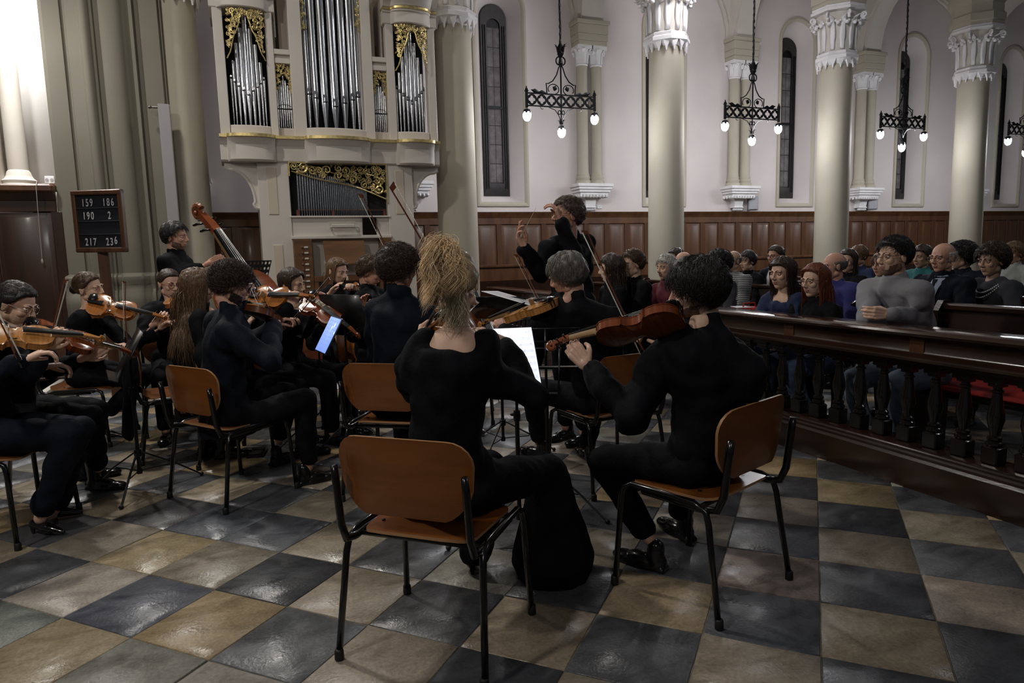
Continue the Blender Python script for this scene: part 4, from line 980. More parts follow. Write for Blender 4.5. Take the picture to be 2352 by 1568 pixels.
# console
m = MB(); m.box((.60, 9.02, .62), (1.80, 9.05, 1.66)); op('console_back', m, ORG)
for a, b in ((.60, .815), (1.665, 1.80)):
    m = MB(); m.bbox((a, 8.80, .62), (b, 9.03, 1.655), .006); j = op('stop_jamb', m, WOODC)
    for k in range(11):
        z = 1.56-.069*k; xk = b-.075 if a < 1 else a+.045
        q = MB(); q.bbox((xk-.024, 8.788, z-.010), (xk+.024, 8.80, z+.010), .002); q.shift((-1.18, -OY, 0)); obj('stop_label', q, mat('ivory', (.62, .58, .50), .5), j)
        q = MB(); q.lathe([(.006, 0), (.006, .02), (.013, .024), (.013, .034), (.008, .038)], n=10); q.T(np.array(Matrix.Rotation(pi/2, 4, 'X'))); q.shift((xk-.05 if a < 1 else xk+.05, 8.80, z)); q.shift((-1.18, -OY, 0)); obj('stop_knob', q, WOODC, j)
m = MB(); m.loft([[(.95, 8.86, 1.63), (1.46, 8.86, 1.63), (1.46, 8.89, 1.64), (.95, 8.89, 1.64)], [(.965, 8.74, 1.35), (1.455, 8.74, 1.35), (1.455, 8.77, 1.35), (.965, 8.77, 1.35)]]); op('music_desk', m, WOODC)
m = MB(); m.bbox((.955, 8.70, 1.33), (1.465, 8.78, 1.36), .006)
for z in (1.44, 1.545):
    for a in (.985, 1.22): m.loft([[(a, 8.745+(z-1.35)*.42, z-.045), (a+.21, 8.745+(z-1.35)*.42, z-.045), (a+.21, 8.765+(z-1.35)*.42, z-.045), (a, 8.765+(z-1.35)*.42, z-.045)], [(a, 8.778+(z-1.35)*.42, z+.04), (a+.21, 8.778+(z-1.35)*.42, z+.04), (a+.21, 8.80+(z-1.35)*.42, z+.04), (a, 8.80+(z-1.35)*.42, z+.04)]])
op('desk_panels', m, WOODC)
m = MB(); m.bbox((.815, 8.74, 1.13), (1.665, 9.02, 1.20), .006); m.bbox((.815, 8.56, .80), (1.665, 9.02, .86), .006); m.box((.815, 8.74, .86), (.86, 9.0, 1.13)); m.box((1.62, 8.74, .86), (1.665, 9.0, 1.13)); op('key_cheeks', m, WOODC)
KW, KB = mat('ivory_keys', (.35, .28, .20), .4), WOODB
for y, z in ((8.66, .88), (8.76, 1.0)):
    m = MB()
    for k in range(33): m.bbox((.865+k*.0229, y, z), (.865+k*.0229+.0222, y+.14, z+.018), .002)
    o = op('white_keys', m, KW, kind='stuff')
    m = MB()
    for k in range(32):
        if k % 7 not in (2, 6): m.bbox((.883+k*.0229, y+.05, z+.018), (.893+k*.0229, y+.14, z+.03), .002)
    op('black_keys', m, KB, kind='stuff')
m = MB(); m.bbox((1.18, 8.735, 1.14), (1.22, 8.742, 1.19), .002); op('name_plate', m, mat('ivory', (.6, .6, .6)))
m = MB(); m.bbox((.75, 8.15, .46), (1.6, 8.45, .50), .01)
for x in (.80, 1.55): m.bbox((x-.03, 8.18, 0), (x+.03, 8.42, .46), .006)
b_ = thing('organ_bench', 'plain brown wooden bench in front of the organ console', 'bench', (1.18, 8.3, 0)); q = MB(); q.bbox((-.43, -.15, .46), (.43, .15, .50), .01); obj('seat', q, WOODC, b_)
for x in (-.38, .38): q = MB(); q.bbox((x-.03, -.13, 0), (x+.03, .13, .46), .006); obj('leg', q, WOODC, b_)
q = MB(); q.tube([(1.05, 8.90, 1.80), (1.05, 8.82, 1.80), (1.36, 8.82, 1.80), (1.36, 8.90, 1.80)], .012, 8); q.bbox((1.06, 8.80, 1.79), (1.35, 8.86, 1.84), .01); q.tube([(1.04, 8.885, 1.865), (1.04, 8.885, 1.80)], .004, 6); q.tube([(1.04, 8.885, 1.865), (1.37, 8.885, 1.865), (1.37, 8.885, 1.80)], .004, 6); q.shift((-1.2, -8.9, -1.8)); tag(obj('desk_lamp', q, mat('lamp_cream', (.55, .52, .47), .4), None, (1.2, 8.9, 1.8)), 'small cream strip lamp on the organ front above the music desk', 'lamp')
q = MB(); q.bbox((-.09, -.015, -.11), (.09, .012, .11), .006); t = obj('organ_mirror', q, WOODB, None, (1.545, 8.90, 1.81)); tag(t, 'black framed tilted mirror hung on the organ front', 'mirror'); t.rotation_euler = (.12, 0, 0)
q = MB(); q.box((-.075, -.018, -.095), (.075, -.014, .095)); obj('glass', q, mat('mirror_glass', (.03, .025, .022), .08, metal=.6), t)

# ------------------------------------------------------------ chandeliers
BULB = mat('lit_bulb', (1, 1, 1), .5, emit=(0.93, 0.95, 1.0), estr=260)
def quatre(mb, cx, cz, R_=.076):
    n = 32; out = []; inn = []
    for k in range(n):
        a = 2*pi*k/n; out.append((cx+R_*math.cos(a), cz+R_*math.sin(a)))
        b_q = (a+pi/4) % (pi/2)-pi/4; q = .030*math.cos(b_q)+math.sqrt(max(.0251**2-(.030*math.sin(b_q))**2, 1e-6)); inn.append((cx+q*math.cos(a), cz+q*math.sin(a)))
    V = []; Fc = []
    for y in (-.008, .008):
        for p in out: V.append((p[0], y, p[1]))
        for p in inn: V.append((p[0], y, p[1]))
    for k in range(n):
        j = (k+1) % n; Fc += [(k, j, n+j, n+k), (2*n+k, 3*n+k, 3*n+j, 2*n+j), (k, 2*n+k, 2*n+j, j), (n+k, n+j, 3*n+j, 3*n+k)]
    mb.add(V, Fc)
def chandelier(x, lab):
    t = thing('chandelier', lab, 'chandelier', (x, CYv, 3.6), 0, 'wrought-iron chandeliers under the arcade')
    m = MB(); m.tube([(.004*math.sin(k), .004*math.cos(k), .80+.1*k) for k in range(28)], .014, 6)
    for k in range(28): m.ell((0, 0, .83+.1*k), (.020, .020, .035), 6, 4)
    obj('hanging_rod', m, IRON, t)
    m = MB()
    for s in (-1, 1): m.bbox((s*.545-.018, -.018, -.12), (s*.545+.018, .018, .12), .006); m.ell((s*.545, 0, .135), (.022, .022, .022), 8, 6); m.ell((s*.545, 0, .165), (.010, .010, .02), 8, 6); m.lathe([(.03, 0), (.03, .012)], (s*.545, 0, .11), 10)
    obj('finials', m, IRON, t)
    m = MB(); m.box((-.54, -.010, .078), (.54, .010, .095)); m.box((-.54, -.010, -.095), (.54, .010, -.078)); obj('frame_bars', m, IRON, t)
    for k in range(7):
        m = MB(); quatre(m, 0, 0); obj('quatrefoil', m, IRON, t, ((k-3)*.1545, 0, 0))
    m = MB()
    for s in (-1, 1):
        m.tube([(s*.225, 0, .09), (s*.228, 0, .16), (s*.235, 0, .235), (s*.20, 0, .235), (s*.13, 0, .275), (s*.07, 0, .36), (s*.035, 0, .46), (s*.012, 0, .50)], .009, 6)
        m.tube([(s*(.12+.085*math.cos(a)), 0, .16+.07*math.sin(a)) for a in np.linspace(-.6, pi+1.2, 16)], .007, 6)
        gleaf(m, (s*.11, .14), (-s*.2, .6), .075, .035, 0); gleaf(m, (s*.34, .10), (s*.6, .15), .14, .03, 0); gleaf(m, (s*.24, .10), (s*.6, .05), .12, .03, 0)
        m.tube([(s*(.028+.045*math.sin(a)), 0, .56+.055*math.cos(a)) for a in np.linspace(.1, pi+.9, 12)], .010, 6)
        m.tube([(s*.20, 0, -.095), (s*.10, 0, -.13), (s*.045, 0, -.20), (s*.012, 0, -.27)], .006, 6)
        m.tube([(s*(.03+.022*math.sin(a)), 0, -.16+.028*math.cos(a)) for a in np.linspace(0, 2*pi, 10)], .007, 6)
        m.tube([(s*(.30+.03*math.cos(a)), 0, -.105+.02*math.sin(a)) for a in np.linspace(-2, 2, 8)], .005, 5)
    obj('scrollwork', m, IRON, t)
    m = MB(); m.lathe([(.012, .48), (.035, .52), (.02, .60), (.05, .66), (.035, .70), (.055, .74), (.02, .80), (.012, .84)], n=12); m.merge(place_ring(lambda: leaf(.016, .11, 1.8, .008), 6, .045, .68)); m.tube([(0, 0, -.10), (0, 0, .60)], .012, 8); m.tube([(0, 0, -.30), (0, 0, -.10)], .010, 8); m.merge(place_ring(lambda: leaf(.012, .07, 2.2, .006), 5, .018, -.33)); obj('stem', m, IRON, t)
    for dx, z in ((-.545, -.13), (.545, -.13), (0, -.34)):
        m = MB(); m.lathe([(.012, 0), (.045, -.015), (.055, -.05), (.05, -.05), (.012, -.01)], n=14); m.merge(place_ring(lambda: leaf(.016, -.05, 1.2, .005), 6, .045, -.03)); h = obj('bulb_holder', m, IRON, t, (dx, 0, z))
        m = MB(); m.ell((0, 0, -.095), (.058, .058, .082), 16, 12); obj('bulb', m, BULB, h)
CHL = ['black wrought-iron chandelier directly above the conductor', 'black wrought-iron chandelier between the first and second columns right of the conductor', 'black chandelier hanging before a dark narrow window on the right', 'black chandelier cut off by the right edge of the view']
for x, l in zip((4.48, 7.94, 11.34, 14.76), CHL): chandelier(x, l)

# loudspeakers and small wall plate
for px_, py_, l in ((1729, 467, 'grey wall loudspeaker beside the corbel, left of the second right-hand window'), (2003, 467, 'grey wall loudspeaker beside the last corbel on the right')):
    c = Vv(px_, py_, 11.65); s = MB(); s.bbox((-.10, -.07, -.14), (.10, .08, .14), .01); t = obj('loudspeaker', s, GREYM, None, tuple(c)); tag(t, l, 'speaker', 'wall loudspeakers'); t.rotation_euler = (0, 0, -.5)
    s = MB(); s.bbox((-.085, -.078, -.125), (.085, -.066, .125), .005); obj('grille', s, mat('speaker_grille', (.40, .40, .43), .7, bump=.5, bscale=300), t)
c = Vv(1377, 475, 11.79); s = MB(); s.bbox((-.055, -.01, -.035), (.055, .0, .035), .003); t = obj('wall_plate', s, mat('white_plastic', (.7, .7, .7)), None, tuple(c)); tag(t, 'small white plate on the wall just above the panelling', 'sign'); s = MB(); s.box((-.012, -.012, -.006), (.006, -.010, .008)); obj('mark', s, GREYM, t)

# ------------------------------------------------------------ communion rail
def balustrade(v0, v1, lab, grp):
    t = thing('balustrade', lab, 'balustrade', (3.5, v0, 0), 0, grp); L_ = v1-v0
    def prof_x(pr, nm, m):   # pr: (x,z) closed profile extruded along y
        q = MB(); q.loft([[(x, 0, z) for x, z in pr], [(x, L_, z) for x, z in pr]]); return obj(nm, q, m, t)
    prof_x([(0, 0), (0, .17), (.012, .185), (.012, .20), (.022, .21), (.022, .222), (.03, .23), (.05, .24), (.22, .24), (.24, .17), (.24, 0)], 'plinth', WOODD)
    prof_x([(.03, .72), (.03, .735), (-.005, .745), (-.012, .76), (.0, .775), (.02, .785), (.03, .80), (.03, .875), (.02, .885), (.19, .885), (.18, .72)], 'frieze', WOODD)
    prof_x([(.0, .88), (-.03, .893), (-.04, .905), (-.035, .918), (-.02, .925), (.20, .925), (.225, .915), (.22, .89), (.19, .88)], 'handrail', mat('handrail_wood', (0.045, 0.017, 0.008), 0.13, col2=(0.03, 0.011, 0.006), vscale=4, stretch=(3, .6, 3), coat=.5))
    y = v1-.35
    while y > v0+.1:
        q = MB(); q.bbox((.024, -.045, .79), (.030, .045, .872), .002); obj('block', q, WOODP, t, (0, y-v0, 0)); y -= .98
    b = MB(); b.bbox((-.043, -.043, 0), (.043, .043, .095), .006); b.lathe([(.036, .095), (.042, .105), (.040, .118), (.030, .126), (.036, .134), (.034, .146), (.024, .155), (.030, .19), (.041, .235), (.040, .27), (.028, .33), (.022, .38), (.030, .386), (.030, .396), (.021, .402), (.024, .43), (.020, .44)], n=14)
    me = mesh_from('baluster', b, WOODB, 'auto')
    cb = MB(); cb.bbox((-.033, -.033, 0), (.033, .033, .02), .003); cb.bbox((-.048, -.048, .018), (.048, .048, .045), .003); cb.bbox((-.062, -.068, .043), (.062, .068, .07), .003); me2 = mesh_from('cap', cb, WOODB, 'auto')
    n = int(L_/.17); y0 = (4.04-v0) % .17
    y = y0
    while y < L_-.03:
        o = obj('baluster', me, None, t, (.12, y, .24)); obj('cap', me2, None, o, (0, 0, .415)); y += .17
    return t
balustrade(.6, 5.05, 'long dark wooden balustrade between players and listeners at right', 'communion rail')
balustrade(7.6, 9.95, 'far short run of dark wooden balustrade behind the conductor', 'communion rail')

def pew(u, v0, v1, lab, grp, cushion=False, top=.98, face=-1):
    t = thing('pew', lab, 'pew', (u, v0, 0), 0, grp); L_ = v1-v0
    q = MB(); q.loft([[(x, y, z) for x, z in ((.0, .40), (.03, .40), (.085, top-.04), (.06, top-.04))] for y in (0, L_)]); obj('backrest', q, WOODD, t)
    q = MB(); q.bbox((.02, -.01, top-.05), (.13, L_+.01, top), .012); obj('top_rail', q, WOODD, t)
    q = MB(); q.bbox((.08, 0, top-.13), (.19, L_, top-.115), .004); obj('book_shelf', q, WOODD, t)
    q = MB(); q.bbox((-.42, .02, .41), (.02, L_-.02, .44), .008); obj('seat', q, WOODD, t)
    if cushion: q = MB(); q.bbox((-.42, .05, .44), (.0, L_-.05, .48), .018); obj('cushion', q, mat('red_cloth', (.33, .008, .006), .8, var=.15, vscale=10), t)
    for y in (0, L_-.045):
        e = MB(); pr = [(-.44, 0), (.12, 0), (.15, .5), (.15, top-.03), (.10, top+.02), (.03, top+.02), (-.02, top-.05), (-.02, .68), (-.05, .60), (-.40, .56), (-.45, .52)]
        e.loft([[(x, y, z) for x, z in pr], [(x, y+.045, z) for x, z in pr]]); obj('pew_end', e, WOODD, t)
    return t
pew(4.60, -1.2, 3.45, 'front pew with a red seat cushion beside the man in the grey sweater', 'pews', True)
for k in range(5): pew(5.50+.9*k, -1.2, 4.3, ['second pew back, in front of the woman with the necklace', 'third pew from the balustrade', 'fourth pew from the balustrade', 'fifth pew from the balustrade', 'sixth pew, farthest behind the seated listeners'][k], 'pews')
for k in range(4): pew(4.7+.95*k, 5.9, 9.0, ['pew end-on beyond the aisle, nearest the conductor', 'second pew beyond the aisle, in front of the first column', 'third pew beyond the aisle', 'fourth pew beyond the aisle, near the second column'][k], 'pews beyond the central gap')
# ------------------------------------------------------------ chairs
PLY = mat('beech_ply', (0.205, 0.066, 0.014), 0.33, col2=(0.16, 0.050, 0.010), vscale=5, stretch=(.6, 5, 5), bump=.04, bscale=60, coat=.25)
PLYE = mat('ply_edge', (0.42, 0.22, 0.10), 0.45)
TUBE = mat('black_tube', (0.007, 0.007, 0.008), 0.22, metal=.3, coat=.4)
RUB = mat('rubber', (0.008, 0.008, 0.008), 0.6)
def G(X, d): return np.array([X*math.cos(YAW)+d*math.sin(YAW), -X*math.sin(YAW)+d*math.cos(YAW), 0.0])
def rrect(w, h, r, n=5):
    P = []
    for cx, cy, a0 in ((w/2-r, h/2-r, 0), (-w/2+r, h/2-r, pi/2), (-w/2+r, -h/2+r, pi), (w/2-r, -h/2+r, 1.5*pi)):
        for k in range(n): a = a0+pi/2*k/(n-1); P.append((cx+r*math.cos(a), cy+r*math.sin(a)))
    return P
def sheet(outl, f, th, nrmf=None):   # curved plywood board from an outline: rings shrunk towards the middle
    mb = MB(); o = np.array(outl); ks = [1, .9, .7, .45, .2, .02]
    top = [[f(x*k, y*k, th/2) for x, y in o] for k in ks]; bot = [[f(x*k, y*k, -th/2) for x, y in o] for k in ks]
    n = len(o)
    mb.loft(top[::-1], cap=True, mi=0); mb.loft(bot, cap=True, mi=0)
    mb.loft([bot[0], top[0]], cap=False, mi=1); return mb
def seat_f(x, y, t): # scooped seat with a rolled front edge
    z = .452+.16*(x*x)*(1.0)-.012*math.cos(min(1, abs(y)/.21)*pi/2)-(.018*max(0, (y-.12)/.09)**2)+(.05*max(0, (-y-.15)/.06)**2*.3)
    return (x, y, z+t)
def back_f(x, y, t): # y is height; curved round the sitter
    return (x, -.255-.10*(y+.02)+.62*x*x+t, .690+y)
CH = {}
def _chair_meshes():
    so = [(x*(1.0-.10*(-y/.2) if y < 0 else 1.0), y) for x, y in rrect(.45, .43, .09, 6)]
    CH['seat'] = mesh_from('seat', sheet(so, seat_f, .011), [PLY, PLYE], 'auto')
    bo = [(x*(1-.12*max(0, -y)/.15), y if y > 0 else y*(1.0+.28*(1-(x/.25)**2))) for x, y in rrect(.50, .255, .085, 6)]
    CH['backrest'] = mesh_from('backrest', sheet(bo, back_f, .011), [PLY, PLYE], 'auto')
    for s, nm in ((-1, 'l'), (1, 'r')):
        m = MB()
        P = [(s*.275, .235, .02), (s*.258, .215, .38), (s*.255, .205, .43), (s*.252, .165, .452), (s*.25, .0, .450), (s*.252, -.135, .446), (s*.256, -.185, .425), (s*.26, -.20, .38), (s*.278, -.255, .02)]
        m.tube(P, .0125, 10, flat=1.0); CH['side'+nm] = mesh_from('side_frame', m, TUBE, True)
        m = MB(); m.tube([(s*.238, .12, .432), (s*.240, -.10, .430), (s*.240, -.17, .428), (s*.241, -.225, .44), (s*.241, -.25, .50), (s*.240, -.268, .66), (s*.239, -.275, .715)], [.0125]*5+[.0125, .011], 10, flat=1.25)
        CH['up'+nm] = mesh_from('back_upright', m, TUBE, True)
        for y, q in ((.238, 'f'), (-.258, 'b')):
            m = MB(); m.lathe([(.015, 0), (.017, .004), (.016, .035), (.013, .04)], (s*.276, y, 0), 10); CH['foot'+nm+q] = mesh_from('rubber_foot', m, RUB, True)
    m = MB(); m.tube([(-.25, .14, .435), (.25, .14, .435)], .010, 8); m.tube([(-.25, -.14, .428), (.25, -.14, .428)], .010, 8); CH['cross'] = mesh_from('cross_bar', m, TUBE, True)
    m = MB(); [m.ell((x, y, .4635+.16*x*x), (.008, .008, .003), 8, 4) for x in (-.165, .165) for y in (-.1, .1)]; CH['rivet'] = mesh_from('rivets', m, TUBE, True)
_chair_meshes()
def chair(c, yaw, label, back=True):
    F_ = yawdir(yaw); t = thing('chair', label, 'chair', tuple(c), -math.atan2(F_[0], F_[1]), 'plywood chairs of the orchestra')
    obj('seat', CH['seat'], None, t); obj('backrest', CH['backrest'], None, t); obj('cross_bar', CH['cross'], None, t); obj('rivets', CH['rivet'], None, t)
    for n_ in 'lr':
        a = obj('side_frame', CH['side'+n_], None, t); obj('back_upright', CH['up'+n_], None, t)
        for q in 'fb': obj('rubber_foot', CH['foot'+n_+q], None, a)
    return t

# ------------------------------------------------------------ violins, cellos, bass
VAR = {'orange': (0.36, 0.125, 0.026), 'red': (0.22, 0.055, 0.016), 'brown': (0.19, 0.060, 0.018), 'amber': (0.50, 0.22, 0.06), 'dark': (0.10, 0.028, 0.010)}
def varnish(k): return mat('varnish_'+k, VAR[k], .22, var=.28, vscale=14, stretch=(.5, 6, .5), coat=.5)
EBONY = mat('ebony', (.008, .007, .007), .22); NECKW = mat('neck_maple', (.42, .27, .12), .4, var=.15, vscale=40, stretch=(1, 5, 1)); STR = mat('string_metal', (.6, .6, .6), .3, metal=1.0)
VO = [(0, 0), (.003, .03), (.010, .055), (.025, .080), (.05, .098), (.085, .104), (.112, .099), (.128, .090), (.133, .096), (.138, .088), (.15, .068), (.17, .057), (.19, .055), (.21, .060), (.225, .073), (.229, .082), (.236, .074), (.26, .081), (.29, .084), (.318, .077), (.340, .056), (.351, .028), (.355, .012), (.356, 0)]
VM = {}
def violin_meshes(var, big):
    key = (var, big)
    if key in VM: return VM[key]
    out = [(x, y) for y, x in VO]+[(-x, y) for y, x in VO[-2:0:-1]]
    ys = .178; h0, h1 = (0, .031) if not big else (0, .052); v = varnish(var)
    m = MB(); m.loft([[(x*.975, ys+(y-ys)*.985, z) for x, y in out] for z in (h0, h1)], cap=False); R_ = mesh_from('ribs', m, v, 'auto')
    def plate(z0, sgn, arc=.014):
        m = MB(); rs_ = []
        for k, z in ((.96, -.0), (1.0, .0005), (1.0, .0035), (.93, .003), (.8, .0055), (.6, .010), (.35, .0132), (.02, .014)):
            rs_.append([(x*k, ys+(y-ys)*k, z0+sgn*z*(arc/.014 if z > .004 else 1)) for x, y in out])
        if sgn < 0: rs_ = [r_[::-1] for r_ in rs_]
        m.loft(rs_); return m
    top = mesh_from('top_plate', plate(h1, 1), v, 'auto'); bk = mesh_from('back_plate', plate(h0, -1), v, 'auto')
    o_ = h1-.031
    m = MB(); m.loft([[(-w_, y, z0), (w_, y, z0), (w_*.9, y, z1), (w_*.5, y, z1-dz), (-w_*.5, y, z1-dz), (-w_*.9, y, z1)][::-1] for y, w_, z0, z1, dz in ((.340, .017, o_+.048, o_+.02, .02), (.365, .0135, o_+.049, o_+.036, .009), (.42, .0125, o_+.048, o_+.036, .007), (.478, .0115, o_+.046, o_+.034, .006))]); nk = mesh_from('neck', m, NECKW, 'auto')
    m = MB(); m.loft([[(-w_, y, z), (w_, y, z), (w_, y, z+.006), (0, y, z+.0085), (-w_, y, z+.006)] for y, w_, z in ((.215, .021, o_+.062), (.345, .0165, o_+.054), (.480, .012, o_+.046))]); fb = mesh_from('fingerboard', m, EBONY, 'auto')
    m = MB(); m.loft([[(-w_, y, z1), (w_, y, z1), (w_, y, z0), (-w_, y, z0)] for y, w_, z0, z1 in ((.478, .0115, o_+.034, o_+.052), (.51, .0115, o_+.026, o_+.046), (.545, .009, o_+.018, o_+.036), (.556, .0075, o_+.014, o_+.032))])
    m.tube([(0, .560+.020*(1-t*.72)*math.sin(t*9.2), o_+.020+.020*(1-t*.72)*math.cos(t*9.2)) for t in np.linspace(0, 1, 30)], [.0085+.0015*math.sin(t*6) for t in np.linspace(0, 1, 30)], 8)
    for s in (-1, 1): m.ell((s*.010, .560, o_+.020), (.006, .006, .006), 8, 6)
    sc = mesh_from('scroll', m, v, 'auto')
    m = MB()
    for k, y in enumerate((.492, .506, .521, .536)):
        s = 1 if k % 2 else -1; z = o_+.036-.007*k*.9; m.tube([(-s*.015, y, z), (s*.026, y, z)], [.0022, .0032], 6); m.ell((s*.034, y, z), (.009, .003, .007), 8, 6)
    pg = mesh_from('pegs', m, EBONY, True)
    m = MB(); m.loft([[(-w_, y, z-.003), (w_, y, z-.003), (w_*.8, y, z+.004), (-w_*.8, y, z+.004)] for y, w_, z in ((.006, .008, o_+.044), (.03, .011, o_+.052), (.118, .022, o_+.064))]); tp = mesh_from('tailpiece', m, EBONY, 'auto')
    m = MB(); m.loft([[(x*w_, y, z) for x, y, z in [(-.02, .154, h), (.02, .154, h), (.02, .159, h), (-.02, .159, h)]] for w_, h in ((1.05, o_+.042), (.85, o_+.058), (1.0, o_+.070), (.8, o_+.080))]); br = mesh_from('bridge', m, NECKW, 'auto')
    m = MB()
    for k in range(4):
        x = (k-1.5); m.tube([(x*.0095, .116, o_+.068), (x*.0095, .157, o_+.081), (x*.0042, .482, o_+.056)], .0007, 4)
    st = mesh_from('strings', m, STR, True)
    m = MB()
    for s in (-1, 1):
        m.tube([(s*(.040+.012*math.sin(t*2.6)-.004*t), .155+.034*t, o_+.0425-.0035*abs(t)*1.0-.0006) for t in np.linspace(-1, 1, 12)], .0024, 5, flat=1.0); m.ell((s*.028, .122, o_+.040), (.004, .004, .003), 6, 4); m.ell((s*.046, .19, o_+.040), (.003, .003, .003), 6, 4)
    fh = mesh_from('sound_holes', m, DARK, True)
    m = MB(); m.ell((-.045, .030, .052), (.036, .030, .010), 16, 8); m.ell((-.045, .005, .045), (.028, .008, .012)); m.cap((-.03, -.004, .004), (-.03, -.004, .045), .003, .003, 6); m.cap((-.055, .0, .004), (-.055, .0, .045), .003, .003, 6); cr = mesh_from('chin_rest', m, EBONY, True)
    m = MB(); m.tube([(0, 0, .02), (0, -.06, .02)], [.004, .002], 6); ep = mesh_from('endpin', m, STR, True)
    L = [('body', R_), ('top_plate', top), ('back_plate', bk), ('neck', nk), ('fingerboard', fb), ('scroll', sc), ('pegs', pg), ('tailpiece', tp), ('bridge', br), ('strings', st), ('sound_holes', fh)]
    L.append(('endpin', ep) if big else ('chin_rest', cr)); VM[key] = L; return L
def instrument(name, tail, scroll, up, label, cat, var='orange', scale=1.0, big=False):
    tail = np.asarray(tail, float); scroll = np.asarray(scroll, float)
    A = fwd_frame(tail, scroll-tail, np.asarray(up, float)); A[:3, :3] *= scale
    t = thing(name, label, cat, group='bowed instruments'); setM(t, A)
    for nm, me in violin_meshes(var, big): obj(nm, me, None, t)
    return t, A
BH_ = mat('bow_hair', (.62, .58, .50), .5); STICK = mat('bow_stick', (.13, .035, .014), .25, coat=.4)
BWM = {}
def bow(frog, tip, up, label, col=None):
    frog = np.asarray(frog, float); tip = np.asarray(tip, float); L_ = np.linalg.norm(tip-frog); A = fwd_frame(frog, tip-frog, np.asarray(up, float))
    t = thing('bow', label, 'bow', group='bows'); setM(t, A); k = L_/.74; key = round(k, 2)
    if key not in BWM:
        s = MB(); s.tube([(0, y*k, .022-.010*math.sin(y/.74*pi)) for y in np.linspace(-.02, .735, 14)], [.0046-.0018*i/13 for i in range(14)], 8); s.loft([[(-.004, .715*k, .018), (.004, .715*k, .018), (.004, .735*k, .022), (-.004, .735*k, .022)], [(-.003, .722*k, .001), (.003, .722*k, .001), (.003, .748*k, -.001), (-.003, .748*k, -.001)]])
        f = MB(); f.bbox((-.006, .0, .0), (.006, .048, .018), .003); f.tube([(0, -.03, .021), (0, -.005, .021)], .0055, 8)
        h = MB(); h.bbox((-.0048, .03, -.001), (.0048, .735*k, .0008), .0003)
        BWM[key] = [mesh_from('stick', s, STICK, 'auto'), mesh_from('frog', f, EBONY, 'auto'), mesh_from('bow_hair', h, BH_, False)]
    for nm, me in zip(('stick', 'frog', 'bow_hair'), BWM[key]): obj(nm, me, None, t)
    return t

# ------------------------------------------------------------ music stands, tablets, papers
STM = mat('stand_black', (.008, .008, .009), .35, metal=.2, coat=.1); PAPER = mat('paper', (.75, .75, .78), .8); INK = mat('ink', (.12, .12, .16), .7)
def stand(c, yaw, dz, tilt, label, w_=.46, h_=.32, perf=False, desk=True, twist=0, off=(0, 0), wire=False):
    """yaw = direction in which the desk's face points (towards its reader)"""
    F_ = yawdir(yaw); t = thing('music_stand', label, 'music stand', tuple(c), -math.atan2(F_[0], F_[1]), 'black music stands')
    m = MB(); m.tube([(0, 0, .10), (0, 0, .62)], .011, 8); m.tube([(0, 0, .60), (0, -.01, dz-.02)], .0075, 8); m.lathe([(.016, .60), (.018, .62), (.016, .65)], n=10); m.ell((.022, 0, .63), (.012, .008, .008), 8, 6); obj('pole', m, STM, t)
    m = MB(); m.lathe([(.018, .21), (.022, .215), (.022, .25), (.018, .255)], n=12); obj('collar', m, STM, t); m = MB(); m.lathe([(.016, .10), (.018, .11), (.016, .13)], n=10); obj('brace_ring', m, STM, t)
    for k in range(3):
        a = .5+twist+2*pi*k/3; d = np.array([math.cos(a), math.sin(a), 0]); m = MB(); m.tube([d*.015+[0, 0, .24], d*.20+[0, 0, .13], d*.36+[0, 0, .014]], .0075, 7, flat=.7); m.tube([d*.012+[0, 0, .12], d*.19+[0, 0, .125]], .004, 6); l = obj('leg', m, STM, t); q = MB(); q.ell(d*.365+[0, 0, .013], (.014, .014, .013), 8, 6); obj('foot', q, RUB, l)
    if desk:
        ct, st = math.cos(tilt), math.sin(tilt)
        def P(x, u, n_=0): return (x, -.0-u*st*1.0+n_*ct, dz+u*ct+n_*st)
        m = MB()
        if wire:
            for u in (-h_/2, 0, h_/2): m.tube([P(-w_/2, u), P(w_/2, u)], .005, 6)
            for x in (-w_/2, w_/2): m.tube([P(x, -h_/2), P(x, h_/2)], .005, 6)
            m.tube([P(0, -h_/2), P(0, h_/2)], .006, 6)
        elif perf:
            nx, nz = 9, 6
            for i in range(nx):
                for j in range(nz):
                    x0 = -w_/2+w_*i/nx; u0 = -h_/2+h_*j/nz; cw, chh = w_/nx, h_/nz; n = 8
                    o4 = [(x0+cw/2+cw/2*math.cos(a)*1.414*1 if False else 0, 0) for a in [0]]
                    sq = [(x0+cw, u0+chh/2), (x0+cw, u0+chh), (x0+cw/2, u0+chh), (x0, u0+chh), (x0, u0+chh/2), (x0, u0), (x0+cw/2, u0), (x0+cw, u0)]
                    ci = [(x0+cw/2+cw*.27*math.cos(2*pi*k/n), u0+chh/2+cw*.27*math.sin(2*pi*k/n)) for k in range(n)]
                    V = [P(*p) for p in sq]+[P(*p) for p in ci]; m.add(V, [(k, (k+1) % n, n+(k+1) % n, n+k) for k in range(n)])
        else: m.loft([[P(-w_/2, -h_/2, -.003), P(w_/2, -h_/2, -.003), P(w_/2, h_/2, -.003), P(-w_/2, h_/2, -.003)], [P(-w_/2, -h_/2, .001), P(w_/2, -h_/2, .001), P(w_/2, h_/2, .001), P(-w_/2, h_/2, .001)]])
        obj('desk', m, STM, t, smooth=False)
        m = MB(); m.loft([[P(-w_/2, -h_/2, 0), P(w_/2, -h_/2, 0), P(w_/2, -h_/2+.006, 0), P(-w_/2, -h_/2+.006, 0)], [P(-w_/2, -h_/2-.005, .05), P(w_/2, -h_/2-.005, .05), P(w_/2, -h_/2+.001, .05), P(-w_/2, -h_/2+.001, .05)]]); obj('ledge', m, STM, t)
    return t
